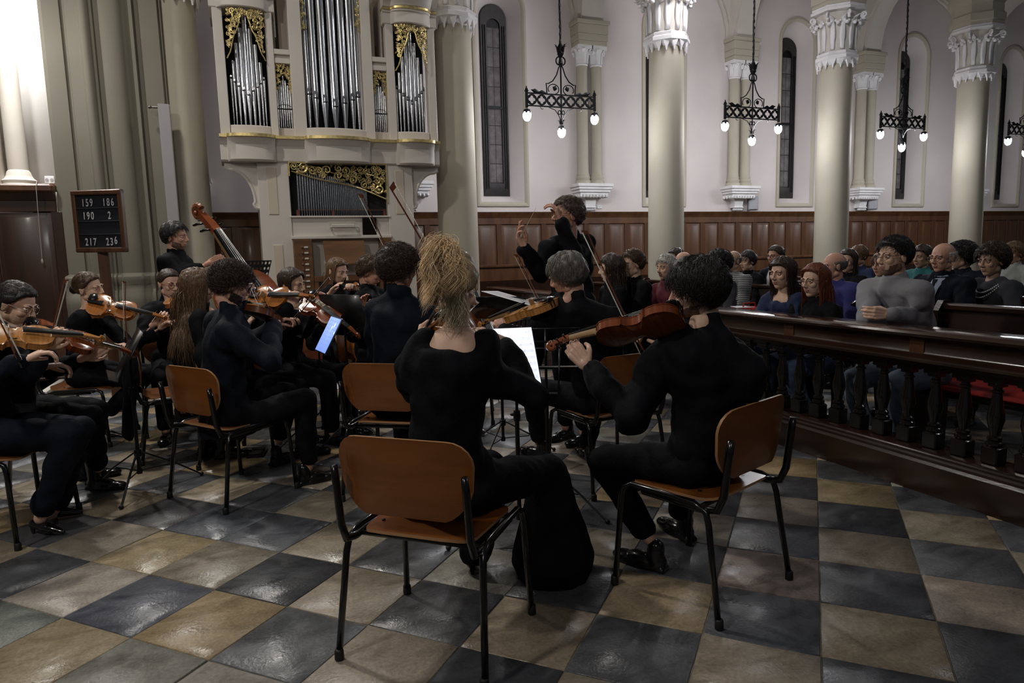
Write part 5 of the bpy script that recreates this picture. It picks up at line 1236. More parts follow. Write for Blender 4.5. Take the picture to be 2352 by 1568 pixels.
def slab(c00, c10, c01, th, mats, name, label, cat, border=.012, staves=0, group=None, emit=None):
    """thin tablet or paper given three corners: lower-left, lower-right, upper-left"""
    c00, c10, c01 = map(lambda q: np.asarray(q, float), (c00, c10, c01)); X = nrm(c10-c00); w_ = np.linalg.norm(c10-c00); U = c01-c00; U = U-X*np.dot(U, X); h_ = np.linalg.norm(U); U = nrm(U); N_ = np.cross(X, U)
    A = frame(c00, X, U, N_)
    m = MB(); m.bbox((0, 0, -th), (w_, h_, 0), min(.004, th*.4)); t = obj(name, m, mats[0], None); tag(t, label, cat, group); setM(t, A)
    if emit is not None:
        m = MB(); m.box((border, border, .0002), (w_-border, h_-border, .0012)); s_ = obj('screen', m, emit, t, smooth=False); z = .0014
    else: s_ = t; z = .0003
    if staves:
        m = MB(); rs = np.random.RandomState(3); bl = border*2.2; H2 = (h_-2*bl)/staves
        for k in range(staves):
            y0 = bl+H2*(k+.3)
            for l in range(5): m.box((bl, y0+l*H2*.09, z), (w_-bl, y0+l*H2*.09+h_*.0012, z+.0002))
            for q in range(14): x = bl+(w_-2*bl)*rs.rand(); y = y0+H2*.36*rs.rand(); m.box((x, y, z), (x+h_*.006, y+h_*.005, z+.0003)); m.box((x+h_*.005, y, z), (x+h_*.0065, y+h_*.02, z+.0003))
        o = obj('printed_notes', m, emit_ink if emit is not None else INK, s_, smooth=False); o['kind'] = 'stuff'
    return t
emit_ink = mat('screen_ink', (.1, .1, .14), .5, emit=(.35, .36, .5), estr=.55)
SCW = mat('screen_white', (.8, .8, .85), .2, emit=(.84, .88, 1.0), estr=1.05)
SCB = mat('screen_blue', (.4, .5, .8), .2, emit=(.20, .34, .92), estr=1.0)
CASE = mat('tablet_case', (.012, .014, .04), .3)
# ------------------------------------------------------------ cast
HB = hairmat('black', (.017, .013, .012)); HDB = hairmat('dark_brown', (.050, .029, .020)); HBR = hairmat('brown', (.085, .045, .022)); HLB = hairmat('light_brown', (.17, .095, .045))
HRED = hairmat('auburn', (.19, .045, .014)); HGR = hairmat('grey', (.22, .205, .185), (.10, .088, .075)); HWH = hairmat('white', (.55, .53, .50)); HBL = hairmat('blond', (.90, .66, .39)); HBD = hairmat('dark_blond', (.36, .26, .165)); HBP = hairmat('pale_blond', (.75, .64, .44))
STUB = mat('stubble', (.15, .085, .06), .7, var=.3, vscale=200); BEARD = mat('beard_hair', (.035, .02, .013), .7, var=.3, vscale=200, bump=.6, bscale=300)
U3 = np.array([0, 0, 1.0]); CAMF = yawdir(0); CAMR = yawdir(90)
def seatP(c): return np.array([c[0], c[1], .55])

# chairs
cA, cB, cC, cD, cE = G(-.29, 2.40), G(.775, 2.76), G(-1.72, 4.05), G(-.68, 4.02), G(.56, 4.10)
chair(cA, 20, 'plywood chair nearest the camera, under the blonde woman'); chair(cB, -42, 'plywood chair at right, under the man with the violin seen from behind')
chair(cC, 33, 'plywood chair under the curly-haired man in glasses'); chair(cD, 14, 'plywood chair partly hidden left of the blonde woman'); chair(cE, -29, 'plywood chair under the grey-haired violist')
cF = G(-2.52, 5.02); chF = chair(cF, 62, 'plywood chair with a black jacket over its back'); cG = G(-3.42, 5.42); chair(cG, 82, 'chair under the woman in strappy sandals')
cH = G(-2.97, 4.00); chair(cH, 84, 'chair under the woman with glasses and black hair at far left'); cI = G(-2.75, 3.52); chair(cI, 86, 'chair at the left edge with only its front legs in view')
cJ = G(-1.98, 4.85); cK = G(-1.78, 5.35); cL = G(-1.66, 6.40); cM_ = G(-1.20, 5.80); cN = G(-2.86, 5.75)
for c, y, l in ((cJ, 75, 'chair hidden behind the curly-haired man in glasses'), (cK, 100, 'chair under the dark-haired violist with closed eyes'), (cL, 120, 'chair under the girl in a black turtleneck'), (cM_, 95, 'chair under the young cellist in glasses'), (cN, 150, 'chair under the woman in red-rimmed glasses')): chair(c, y, l)

# M1: blonde woman in the middle, seen from behind
M1H = Dp(1045, 655, 2.42)
m1 = person('blonde woman with a messy ponytail in a black top, seen from behind playing', M1H, 12, 4, hpitch=8, tilt=-8, seat=Dp(1022, 1108, 2.46), sex='f', sk=SKP, top=BLACK, bottom=BLACK, neckline=.90, collar=False, dn=.150, hs=.97,
    re=Dp(1226, 912, 2.46), rh=Dp(1152, 784, 2.60), rhand='bow', rback=U3*.6+CAMR*.5-CAMF*.4, le=Dp(950, 900, 2.62), lh=Dp(962, 800, 2.78), lhand='neck', lback=-CAMR-CAMF*.2, rdir=Dp(1095, 765, 2.60)-Dp(1160, 790, 2.60),
    sho=(Dp(952, 836, 2.42), Dp(1092, 842, 2.40)), lk=Dp(1128, 1070, 2.98), rk=Dp(1262, 1082, 2.78), la=Dp(1085, 1290, 2.92), ra=Dp(1272, 1300, 2.85), flare=(.08, .18), shoe='pump', shoemat=BLACK, cuff=.86)
HL = m1['HL']
hair(m1['root'], HL, HBD, line='back', thick=.014, n=1500, length=.17, style='tie', tie=(0, -.105, .095), rad=.0016, seed=2, m2=HBL, nseg=7, capn=34)
def pony(root, HL, tie, n, L, seed, mats, tight=False, rs0=.014, rad=.0022, fan=.9, curl=.9, gdir=(0, 0, -1), thick=.03, mi=0, back=(0, -1, .35)):
    rs = np.random.RandomState(seed); g = nrm(np.array(gdir, float) @ HL[:3, :3]); t0 = np.array(tie, float)
    ncl = 26; cdir = rs.normal(size=(ncl, 3))*np.array([fan, fan*.6, fan*.8])+np.array(back); cdir = nrm2(cdir); cph = rs.rand(ncl)*6.28; cL = L*(.55+.6*rs.rand(ncl))
    k = rs.randint(ncl, size=n); d = nrm2(cdir[k]+rs.normal(size=(n, 3))*.06); P = t0+rs.normal(size=(n, 3))*rs0; Ls = cL[k]*(.85+.3*rs.rand(n)); S_ = [P.copy()]; ns = 12; ax1 = nrm2(np.cross(d, rs.normal(size=3))); off = rs.normal(size=(n, 3))*.006; xt = (.002+rs.uniform(-1, 1, ncl)*.058)[k]+rs.normal(size=n)*.005+t0[0]
    for q in range(ns):
        t = (q+1)/ns; d = nrm2(d+g*(1.1 if q > 1 else .25)+rs.normal(size=(n, 3))*.03); P = P+d*(Ls/ns)[:, None]
        if q > 1 and tight: P[:, 0] += (xt-P[:, 0])*.30; P[:, 1] -= .0035
        for c_, r_ in ((HC, HR+.022),):
            qv = (P-c_)/r_; l = np.linalg.norm(qv, axis=1); i_ = l < 1; P[i_] = (c_+qv/np.maximum(l, 1e-6)[:, None]*r_)[i_]
        w_ = curl*.013*t*(np.sin(cph[k]+t*12)[:, None]*np.array([1, .3, 0])+np.cos(cph[k]*1.7+t*7)[:, None]*np.array([.2, .8, .3])); S_.append(P+w_+off*t)
    out = MB(); strands(out, np.stack(S_, 1), rad, 4, 0, rs, flat=.5); V = out.verts(); out.v = [V @ HL[:3, :3].T+HL[:3, 3]]; c0 = np.array(HCOL[mats.name]); cs = c0[None]*((.45+.8*rs.rand(ncl))[k]*(.75+.5*rs.rand(n)))[:, None]; cs = np.repeat(np.concatenate([cs, np.ones((n, 1))], 1), out.n//n, 0)
    return obj('ponytail', out, mats, root, smooth=True, attr={'tint': cs})
pony(m1['root'], HL, (-.012, -.118, .100), 3400, .185, 4, HBL, fan=.34, back=(-.08, -.45, .75), curl=1.5, rad=.0012, rs0=.016, tight=True)
pony(m1['root'], HL, (-.012, -.110, .105), 500, .09, 8, HBP, fan=.5, back=(-.5, -.5, 1.2), curl=.5, rad=.0013)
pony(m1['root'], HL, (.0, -.085, -.045), 260, .12, 9, HBP, fan=1.5, back=(.2, -.25, -.9), rad=.0009)
q = MB(); q.tube([m1['N']-m1['org']+U3*.006+.074*(math.cos(a)*m1['R']+math.sin(a)*m1['F']*.95)-U3*(.035*max(0, math.sin(a))) for a in np.linspace(0, 2*pi, 25)], .0008, 4); obj('necklace', q, METAL, m1['root'])
q = MB(); q.loft([[m1['P']-m1['org']+U3*z+(.158*math.cos(a)*m1['R']+.122*math.sin(a)*m1['F']) for a in np.linspace(0, 2*pi, 24, endpoint=False)] for z in (.055, .06, .10, .105)], cap=False); obj('belt', q, BLACK, m1['root'])
instrument('violin', Dp(1062, 722, 2.38), Dp(975, 792, 2.95), U3*.8-CAMR*.45-CAMF*.2, 'violin held by the blonde woman, mostly hidden by her neck', 'violin', 'orange')
bow(Dp(1108, 790, 2.60), Dp(906, 420, 2.50), -CAMR-U3*.3, 'long bow of the blonde woman rising to the upper left')

# M2: dark-haired man at right with violin seen from below
M2H = Dp(1600, 668, 2.68)
m2 = person('dark-haired man in a black shirt at right, playing violin with his back to us', M2H, -38, -70, hpitch=8, tilt=-14, seat=seatP(G(.79, 2.74)), sk=SKP, top=BLACK, bottom=BLACK, dn=.145,
    sho=(Dp(1500, 850, 2.72), Dp(1715, 855, 2.60)), le=Dp(1450, 958, 2.60), lh=Dp(1352, 845, 2.76), lhand='neck', lback=-CAMF*.9-U3*.1+CAMR*.1, ldir=Dp(1308, 790, 2.82)-Dp(1352, 845, 2.78), rh=Dp(1545, 800, 3.02), rhand='bow', re=Dp(1660, 900, 2.98),
    lk=Dp(1385, 1058, 2.98), la=Dp(1492, 1236, 2.90), rk=Dp(1560, 1050, 3.18), ra=Dp(1565, 1190, 3.22), shoe='shoe', cuff=.93,
    hairk=dict(m=HB, line='full', thick=.022, n=3000, length=.06, curl=.7, rad=.0015, capn=32, up=.12), beard=(STUB, .0012))
instrument('violin', Dp(1572, 735, 2.60), Dp(1258, 806, 2.83), np.array([0, 0, .86])+CAMF*.62+CAMR*.1, 'reddish violin of the man at right, its back turned to us', 'violin', 'red')
bow(Dp(1478, 828, 2.90), Dp(1337, 532, 2.98), CAMR*1+CAMF*.2, 'bow of the man at right, rising before the grey-haired violist')

# M3: grey-haired violist
m3 = person('grey-haired man in a black shirt playing viola, seen from behind', Dp(1302, 634, 3.84), -32, -62, hpitch=14, tilt=-14, seat=seatP(G(.54, 4.02)), sk=SKR, top=BLACK, bottom=BLACK, dn=.145, belly=.015,
    sho=(Dp(1248, 740, 3.86), Dp(1412, 736, 3.72)), lh=Dp(1160, 762, 4.12), lhand='neck', lback=-CAMF, le=Dp(1215, 840, 3.95), rh=Dp(1290, 790, 4.15), rhand='bow', re=Dp(1405, 830, 4.10),
    lk=Dp(1222, 895, 4.35), la=Dp(1238, 1015, 4.62), rk=Dp(1368, 900, 4.50), ra=Dp(1350, 1035, 4.55), hairk=dict(m=HGR, line='short', thick=.020, n=2200, length=.045, rad=.0014, capn=30))
instrument('viola', Dp(1282, 700, 3.78), Dp(1118, 752, 4.12), U3*.9-CAMF*.25, 'amber viola of the grey-haired man', 'viola', 'amber', 1.05)
bow(Dp(1290, 800, 4.1), Dp(1181, 586, 4.12), CAMR, 'bow of the grey-haired violist pointing up beside the conductor')

# M4: dark bushy-haired man left of the blonde woman
m4 = person('man with bushy dark hair and a navy jacket, left of the blonde woman', Dp(917, 618, 3.92), 8, 40, hpitch=6, seat=seatP(G(-.66, 4.0)), sk=SKR, top=NAVY, bottom=BLACK, sho=(Dp(868, 715, 3.95), Dp(975, 730, 3.90)),
    rh=Dp(975, 740, 4.15), rhand='bow', lh=Dp(950, 770, 4.2), hairk=dict(m=HDB, line='full', thick=.027, n=3600, length=.055, curl=1.7, rad=.0014, grav=.1, up=.45, capn=30))
instrument('violin', Dp(952, 705, 3.90), Dp(1015, 760, 4.35), U3, 'violin of the bushy-haired man, hidden behind the blonde woman', 'violin', 'orange')
bow(Dp(968, 745, 4.15), Dp(823, 447, 4.1), CAMR, 'bow rising from behind the bushy-haired man')

# M5: curly-haired man in glasses
m5 = person('curly-haired bearded man in round glasses and navy shirt, seated in profile', Dp(533, 655, 3.98), 40, 62, hpitch=18, seat=Dp(515, 962, 4.02), sk=SKR, top=NAVY, bottom=BLACK, sho=(Dp(492, 742, 4.18), Dp(525, 762, 3.82)), dn=.155,
    rh=Dp(628, 752, 4.15), re=Dp(618, 830, 3.75), rhand='bow', lh=Dp(625, 750, 4.5), lhand='neck', rk=Dp(700, 918, 4.12), ra=Dp(708, 1072, 4.18), lk=Dp(660, 900, 4.5), la=Dp(640, 1010, 4.62),
    glasses=BLKM, beard=(BEARD, .005), hairk=dict(m=HDB, line='full', thick=.019, n=3600, length=.045, curl=2.6, rad=.0014, grav=.05, up=.5, capn=30))
instrument('violin', Dp(572, 712, 4.02), Dp(648, 752, 4.52), U3*.8+CAMR*.1-CAMF*.5, 'violin of the curly-haired man in glasses', 'violin', 'brown')
bow(Dp(612, 745, 4.12), Dp(572, 652, 4.5), CAMR, 'bow of the curly-haired man in glasses')

# M6: long-haired woman beside the jacket chair
m6 = person('woman with very long wavy brown hair and pearl earring, seen from behind', Dp(456, 660, 4.72), 62, 62, hpitch=8, seat=seatP(G(-2.24, 4.80)), sex='f', sk=SKP, top=BLACK, bottom=BLACK, dn=.155,
    la=Dp(480, 1040, 4.9), ra=Dp(520, 1030, 4.8), shoe='boot', rh=Dp(520, 830, 4.7), lh=Dp(560, 740, 5.1), lhand='neck', hairk=dict(m=hairmat('long_brown', (.20, .115, .055), (.085, .045, .022)), line='back', thick=.018, n=2600, length=.50, curl=1.3, rad=.0024, grav=.5, nseg=12, capn=28))
q = MB(); e = m6['HL'] @ np.array([.088, -.005, -.045, 1]); q.ell(e[:3], (.007, .007, .007), 8, 6); obj('earring', q, PAPER, m6['root'])
q = MB()
for k in range(5): e = m6['HL'] @ np.array([.02+.012*k, -.085, .085-.004*k, 1]); q.ell(e[:3], (.008, .008, .008), 8, 6)
obj('hair_clip', q, mat('pink_clip', (.5, .25, .28), .3), m6['root'])
# jacket over chair F
jk = MB(); Fj = yawdir(62); Rj = np.array([Fj[1], -Fj[0], 0]); bt = cF-Fj*.27
rings = []
for t in np.linspace(0, 1, 12):
    a = t*2-1; z = .83-.03*abs(a)**2; o = .045*(1 if a > 0 else -1)
for s in (-1, 1):
    jk.loft([[bt+Fj*(s*(.03+.02*k/5)+.012*math.sin(7*x+k))+Rj*(x*(.26+.01*k))+U3*(.815-L_*k/5) for x in np.linspace(-1, 1, 9)]+[bt+Fj*(s*(.012+.02*k/5))+Rj*(x*(.26+.01*k))+U3*(.81-L_*k/5) for x in np.linspace(1, -1, 9)] for k, L_ in [(k, .62 if s < 0 else .2) for k in range(6)]])
jk.cap(bt-Rj*.24+U3*.80, bt+Rj*.24+U3*.80, .035, .035); jk.cap(bt+Rj*.24+U3*.72, bt+Rj*.29+U3*.25-Fj*.05, .05, .045); jk.cap(bt-Rj*.24+U3*.72, bt-Rj*.27+U3*.28-Fj*.05, .05, .045)
r = remesh(jk, .014, 1); V = r.verts(); r.v = [V+vnormals(r)*(vnoise(V, 26, 3)*.006)[:, None]]; tag(obj('jacket', r, BLACK, smooth=True), 'black jacket hung over the chair back beside the long-haired woman', 'jacket')

# M7: woman with sandals
m7 = person('woman with hair tied back in a low-cut black blouse playing violin, in sandals', Dp(205, 662, 5.32), 82, 92, hpitch=4, tilt=10, seat=seatP(G(-3.42, 5.42)), sex='f', sk=SKP, top=BLACK, bottom=BLACK, neckline=.88, collar=False, sleeve=.6,
    lh=Dp(352, 745, 5.35), le=Dp(300, 800, 5.4), lhand='neck', lback=-U3*.4+CAMR*.3-CAMF, ldir=Dp(385, 720, 5.3)-Dp(352, 745, 5.35), rh=Dp(258, 796, 5.1), re=Dp(175, 815, 5.15), rhand='bow', cuff=.35,
    rk=G(-2.98, 5.48)+U3*.50, lk=G(-2.98, 5.66)+U3*.5, ra=Dp(243, 950, 5.45), la=G(-2.62, 5.7)+U3*.09, shoe='pump', hairk=dict(m=HBR, line='back', thick=.010, n=900, length=.12, tie=(0, -.11, -.01), rad=.0014))
q = MB(); q.ell((0, -.125, -.02), (.032, .03, .035)); V = q.verts() @ m7['HL'][:3, :3].T+m7['HL'][:3, 3]; q.v = [V]; obj('hair_bun', q, HBR, m7['root'])
instrument('violin', Dp(203, 700, 5.22), Dp(372, 732, 5.28), U3*.75-CAMF*.75, 'orange violin of the woman in sandals', 'violin', 'orange')
bow(Dp(286, 788, 5.0), Dp(282, 646, 5.05), CAMR, 'upright bow of the woman in sandals')
# M8
m8 = person('woman in red-rimmed glasses playing violin behind the long-haired woman', Dp(390, 652, 5.72), 150, 128, hpitch=10, seat=seatP(G(-2.86, 5.75)), sex='f', sk=SKP, top=BLACK, bottom=BLACK, collar=False, neckline=.95, glasses=mat('red_rims', (.12, .02, .02), .3),
    lh=Dp(455, 735, 5.4), rh=Dp(372, 750, 5.35), cuff=.5, hairk=dict(m=HDB, line='back', thick=.008, n=500, length=.10, tie=(0, -.11, 0), rad=.0014))
instrument('violin', Dp(398, 690, 5.58), Dp(500, 715, 5.1), U3*.8-CAMF*.5, 'violin under the chin of the woman in red-rimmed glasses', 'violin', 'orange')
# M9
m9 = person('woman with black hair and wire glasses at far left, looking down at her violin', Dp(38, 700, 3.80), 84, 88, hpitch=24, seat=seatP(G(-2.99, 4.0)), sex='f', sk=SKP, top=BLACK, bottom=BLACK, collar=False, neckline=.97, glasses=METAL,
    lh=Dp(190, 822, 3.95), le=Dp(120, 850, 4.05), lhand='neck', lback=-U3*.3-CAMF, ldir=Dp(225, 800, 3.95)-Dp(180, 822, 3.95), rh=Dp(92, 842, 3.72), re=Dp(10, 850, 3.62), rhand='bow', ra=Dp(225, 1075, 4.18), rk=Dp(205, 955, 3.95), lk=Dp(222, 940, 4.15), la=Dp(205, 1060, 4.4), shoe='boot', cuff=.8,
    hairk=dict(m=HB, line='back', thick=.012, n=1500, length=.13, tie=(0, -.12, .0), rad=.0015))
q = MB(); q.ell((0, -.135, .0), (.035, .04, .04)); q.v = [q.verts() @ m9['HL'][:3, :3].T+m9['HL'][:3, 3]]; obj('hair_bun', q, HB, m9['root'])
instrument('violin', Dp(52, 760, 3.70), Dp(248, 806, 3.98), U3*.8-CAMF*.6, 'red-brown violin of the woman with wire glasses at far left', 'violin', 'red')
bow(Dp(98, 862, 3.66), Dp(156, 644, 3.70), -CAMR, 'bow rising beside the black-haired woman at far left')
# M10
m10 = person('player cut off by the left edge, navy trousers and patent pumps, bowing a violin', Dp(-62, 665, 3.42), 86, 92, hpitch=10, seat=seatP(G(-2.76, 3.50)), sex='f', sk=SKP, top=NAVY, bottom=NAVY,
    rh=Dp(45, 832, 3.25), re=Dp(-35, 870, 3.15), rhand='bow', lh=Dp(100, 800, 3.55), le=Dp(70, 860, 3.50), lhand='neck', lback=-U3*.3-CAMF, ldir=Dp(125, 775, 3.55)-Dp(100, 800, 3.55), rk=Dp(165, 995, 3.40), lk=Dp(180, 985, 3.58), ra=Dp(92, 1190, 3.46), la=Dp(125, 1180, 3.68), shoe='pump', shoemat=PATENT, hairk=dict(m=HDB, n=300))
instrument('violin', Dp(-75, 775, 3.32), Dp(125, 782, 3.55), U3*.8-CAMF*.6, 'honey-coloured violin entering at the left edge', 'violin', 'amber')
bow(Dp(52, 828, 3.22), Dp(-30, 665, 3.25), -CAMR, 'bow crossing the violin at the left edge')
# M11, M12, M13, M16, M17
person('woman with long dark hair and closed eyes playing viola before the organ', Dp(672, 652, 5.30), 105, 108, hpitch=10, tilt=12, seat=seatP(G(-1.78, 5.35)), sex='f', sk=SKP, top=BLACK, bottom=BLACK, collar=False, neckline=.94, lh=Dp(752, 735, 4.98), lhand='neck', lback=-U3*.2-CAMF, ldir=Dp(768, 712, 4.98)-Dp(750, 735, 4.98), le=Dp(722, 790, 5.05),
    rh=Dp(648, 752, 4.9), rhand='bow', cuff=.6, hairk=dict(m=HDB, line='back', thick=.010, n=1200, length=.30, rad=.0022, grav=.45, nseg=9))
instrument('viola', Dp(704, 688, 5.10), Dp(792, 752, 4.86), CAMR*.25-CAMF*.8+U3*.55, 'dark orange viola of the woman with closed eyes', 'viola', 'red', 1.08)
bow(Dp(655, 752, 4.86), Dp(754, 637, 4.82), CAMR, 'bow crossing diagonally in front of the viola before the organ')
person('girl with light brown hair in a black turtleneck before the organ keyboards', Dp(775, 623, 6.30), 120, 118, hpitch=16, seat=seatP(G(-1.64, 6.40)), sex='f', sk=SKP, top=BLACK, bottom=BLACK, lh=Dp(815, 672, 6.10), lhand='neck', rh=Dp(752, 682, 5.95), rhand='rest', lod=0, hairk=dict(m=HLB, line='back', thick=.008, n=900, length=.24, rad=.0022, nseg=8))
instrument('cello', Dp(832, 925, 5.75), Dp(806, 640, 6.30), -CAMF+CAMR*.7, 'orange cello half hidden behind the black music stand', 'cello', 'orange', 1.9, True)
person('young man with wavy brown hair and glasses playing cello before the organ', Dp(851, 625, 5.68), 95, 92, hpitch=18, seat=seatP(G(-1.20, 5.80)), sk=SKR, top=BLACK, bottom=BLACK, glasses=BLKM, rh=Dp(825, 712, 5.35), rhand='rest', lh=Dp(893, 640, 5.55), lhand='neck', hairk=dict(m=HBR, line='short', thick=.022, n=1600, length=.045, curl=1.3, rad=.0016, grav=.05, up=.2))
instrument('cello', Dp(882, 925, 5.25), Dp(905, 620, 5.6), -CAMF+CAMR*.5, 'orange cello held by the young man in glasses', 'cello', 'orange', 2.0, True)
bow(Dp(846, 722, 5.25), Dp(920, 730, 5.1), U3, 'cello bow held low by the young man in glasses')
person('violinist hidden behind the curly-haired man, only hand and legs in view', Dp(556, 668, 4.85), 75, 80, hpitch=10, seat=seatP(cJ), sk=SKP, top=BLACK, bottom=BLACK, lh=Dp(660, 712, 4.55), lhand='neck', lback=-U3*.2-CAMF, ldir=Dp(672, 680, 4.55)-Dp(658, 712, 4.55), le=Dp(632, 745, 4.6), rh=Dp(560, 760, 4.6), lod=0, hairk=dict(m=HDB, n=200))
instrument('violin', Dp(580, 690, 4.72), Dp(695, 686, 4.50), U3*.6-CAMF*.8, 'orange violin seen right of the curly-haired man', 'violin', 'orange')
person('cellist hidden behind the blonde woman', Dp(1046, 660, 5.70), 178, 180, seat=seatP(G(-.46, 5.8)), sk=SKP, top=BLACK, bottom=BLACK, lod=0, hairk=dict(m=HDB, n=200))
chair(G(-.46, 5.8), 178, 'chair of the cellist hidden behind the blonde woman')
instrument('cello', Dp(1128, 895, 5.4), Dp(1026, 590, 5.7), CAMF*.2+CAMR*.8-CAMF*.9, 'red cello edge visible right of the blonde hair', 'cello', 'red', 2.1, True)
# M14 bass player
m14 = person('standing dark-haired man in black holding a double bass at left', Dp(404, 545, 6.1), 85, 92, hpitch=2, stand=True, sk=SKR, top=BLACK, bottom=BLACK, sc=1.02, beard=(STUB, .0012), lh=Dp(478, 605, 5.95), le=Dp(425, 632, 5.9), lhand='neck', lback=-CAMF, ldir=Dp(505, 590, 5.95)-Dp(470, 606, 5.95), rh=Dp(520, 750, 5.9), cuff=.6, hairk=dict(m=HB, line='short', thick=.020, n=1500, length=.04, rad=.0016, grav=.1))
P1 = Dp(430, 483, 6.0); d_ = nrm(Dp(545, 668, 5.85)-P1)
instrument('double_bass', P1+d_*1.80, P1, CAMR*.6+CAMF*.3-CAMF*.7, 'double bass with a carved scroll beside the bass player', 'double bass', 'red', 3.02, True)
# M15 conductor
m15 = person('conductor in black tails with grey-brown hair raising baton and hand', Dp(1303, 496, 4.98), -128, -108, hpitch=-4, stand=True, sk=SKR, top=BLACK, bottom=BLACK, sc=1.05, glasses=METAL, sho=(Dp(1346, 562, 5.05), Dp(1262, 572, 4.85)),
    rh=Dp(1206, 572, 4.70), re=Dp(1242, 628, 4.85), rhand='pinch', rdir=U3*.9-CAMR*.35, rback=CAMF*.4-CAMR*.5, lh=Dp(1290, 512, 4.78), le=Dp(1322, 592, 4.80), lhand='bow', ldir=U3*.9-CAMR*.3, lback=-CAMF*.3+CAMR, cuff=.95,
    hairk=dict(m=hairmat('grey_brown', (.14, .10, .08), (.07, .045, .035)), line='short', thick=.020, n=1500, length=.045, rad=.0016, grav=.1))
pod = MB(); pod.bbox((-.45, -.45, 0), (.45, .45, .0999), .01); c = m15['org']
sh_ = m15['root']
q = MB(); b0, b1 = Dp(1201, 535, 4.66), Dp(1225, 489, 4.66); q.tube([b0-(b1-b0)*.15, b1+(b1-b0)*.25], [.003, .0012], 6); q.ell(b0-(b1-b0)*.15, (.008, .008, .012)); tag(obj('baton', q, mat('baton_wood', (.45, .40, .32), .5)), 'thin pale conducting baton pointing to the upper right', 'baton')

# ------------------------------------------------------------ audience
def stripes():
    m_ = mat('striped_shirt', (.02, .02, .025), .8); nt = m_.node_tree; t = nt.nodes.new('ShaderNodeTexCoord'); w_ = nt.nodes.new('ShaderNodeTexWave'); w_.bands_direction = 'Z'; w_.inputs['Scale'].default_value = 16
    r_ = nt.nodes.new('ShaderNodeValToRGB'); r_.color_ramp.interpolation = 'CONSTANT'; r_.color_ramp.elements[0].color = (.02, .02, .03, 1); r_.color_ramp.elements[1].color = (.5, .5, .5, 1); r_.color_ramp.elements[1].position = .6
    nt.links.new(t.outputs['Object'], w_.inputs[0]); nt.links.new(w_.outputs['Fac'], r_.inputs[0]); nt.links.new(r_.outputs[0], nt.nodes['Principled BSDF'].inputs['Base Color']); return m_
def aud(label, x, y, d, look, hk, top=BLACK, bottom=NAVY, sex='m', sk=SKP, yaw=-111, pitch=4, **k):
    H_ = Dp(x, y, d); return person(label, H_, yaw, look, hpitch=pitch, sex=sex, sk=sk, top=top, bottom=bottom, lod=k.pop('lod', 0), group='listeners', hairk=hk, lean=k.pop('lean', .04), **k)
BLUE = mat('blue_knit', (.012, .022, .075), .85); JEANS = mat('jeans', (.055, .085, .16), .85, var=.3, vscale=15); LJEANS = mat('light_jeans', (.16, .20, .27), .85, var=.2, vscale=15)
GREYS = mat('grey_sweatshirt', (.235, .23, .255), .9, var=.06, vscale=8, bump=.15, bscale=120); ROYAL = mat('royal_blue', (.025, .025, .16), .8); LG = mat('light_grey_wool', (.30, .32, .30), .9, var=.1); TEAL = mat('teal', (.01, .12, .13), .8)
GW = mat('dark_grey_knit', (.035, .038, .048), .9); WINE = mat('wine_scarf', (.12, .015, .03), .8)
a1 = aud('young woman with dark wavy hair in a blue cardigan, first behind the balustrade', 1797, 628, 5.55, -118, dict(m=HDB, line='full', thick=.014, n=1300, length=.27, curl=1.0, rad=.002, grav=.5, nseg=9), BLUE, JEANS, 'f', SKP, lod=1, collar=False, neckline=.93, tuck=.2, hs=1.06)
q = MB(); q.tube([a1['N']-a1['org']+U3*.01+.07*(math.cos(a)*a1['R']+math.sin(a)*a1['F'])-U3*(.07*max(0, math.sin(a))) for a in np.linspace(0, 2*pi, 20)], .0012, 4); obj('necklace', q, EBONY, a1['root'])
aud('red-haired young woman in round glasses and a black top behind the balustrade', 1872, 645, 5.22, -112, dict(m=HRED, line='back', thick=.012, n=2000, length=.40, curl=.4, rad=.0022, grav=.5, nseg=10), BLACK, JEANS, 'f', SKP, lod=1, glasses=METAL, tuck=.2, hs=1.06)
g_ = Dp(2052, 590, 4.50); sp = np.array([4.26, g_[1]-.02, .56])
a3 = person('bearded young man in a light grey sweatshirt and glasses with folded arms', g_, -108, -102, hpitch=2, seat=sp, tuck=.12, sk=SKP, top=GREYS, bottom=LJEANS, lod=1, group='listeners', glasses=METAL, beard=(STUB, .0014), sc=1.04, collar=True,
    rh=Dp(2066, 742, 4.36), re=Dp(1992, 734, 4.38), rhand='bow', rdir=CAMR, lh=Dp(2046, 722, 4.20), le=Dp(2118, 736, 4.42), lhand='bow', ldir=-CAMR+U3*.1, lback=-CAMF, cuff=.97, hairk=dict(m=HB, line='short', thick=.017, n=1600, length=.045, rad=.0016, grav=.0, up=.25))
aud('bald man in a blue jumper behind the red-haired woman', 1915, 612, 5.9, -85, dict(m=HGR, line='bald', thick=.006, n=250, length=.015), ROYAL, NAVY, 'm', SKR)
suit1 = aud('bald white-haired man with glasses in a dark suit and light blue shirt', 2165, 592, 5.55, -108, dict(m=HWH, line='bald', thick=.008, n=300, length=.02), NAVY, NAVY, 'm', SKR, glasses=METAL, lod=1)
nk_ = aud('older woman with short dark hair, grey top and a pearl necklace', 2278, 600, 5.45, -104, dict(m=HDB, line='full', thick=.034, n=1500, length=.05, curl=1.0, rad=.002, grav=.05, up=.15), GW, GW, 'f', SKT, lod=1, collar=False, neckline=.95)
for r_, dz in ((.085, .10), (.095, .14)):
    q = MB()
    for a in np.linspace(0, 2*pi, 60): q.ell(nk_['N']-nk_['org']+U3*.015+r_*(math.cos(a)*nk_['R']+(1.62 if math.sin(a) > 0 else 1)*math.sin(a)*nk_['F'])-U3*(dz*max(0, math.sin(a))), (.0055, .0055, .0055), 6, 4)
    obj('necklace', q, WHITE, nk_['root'])
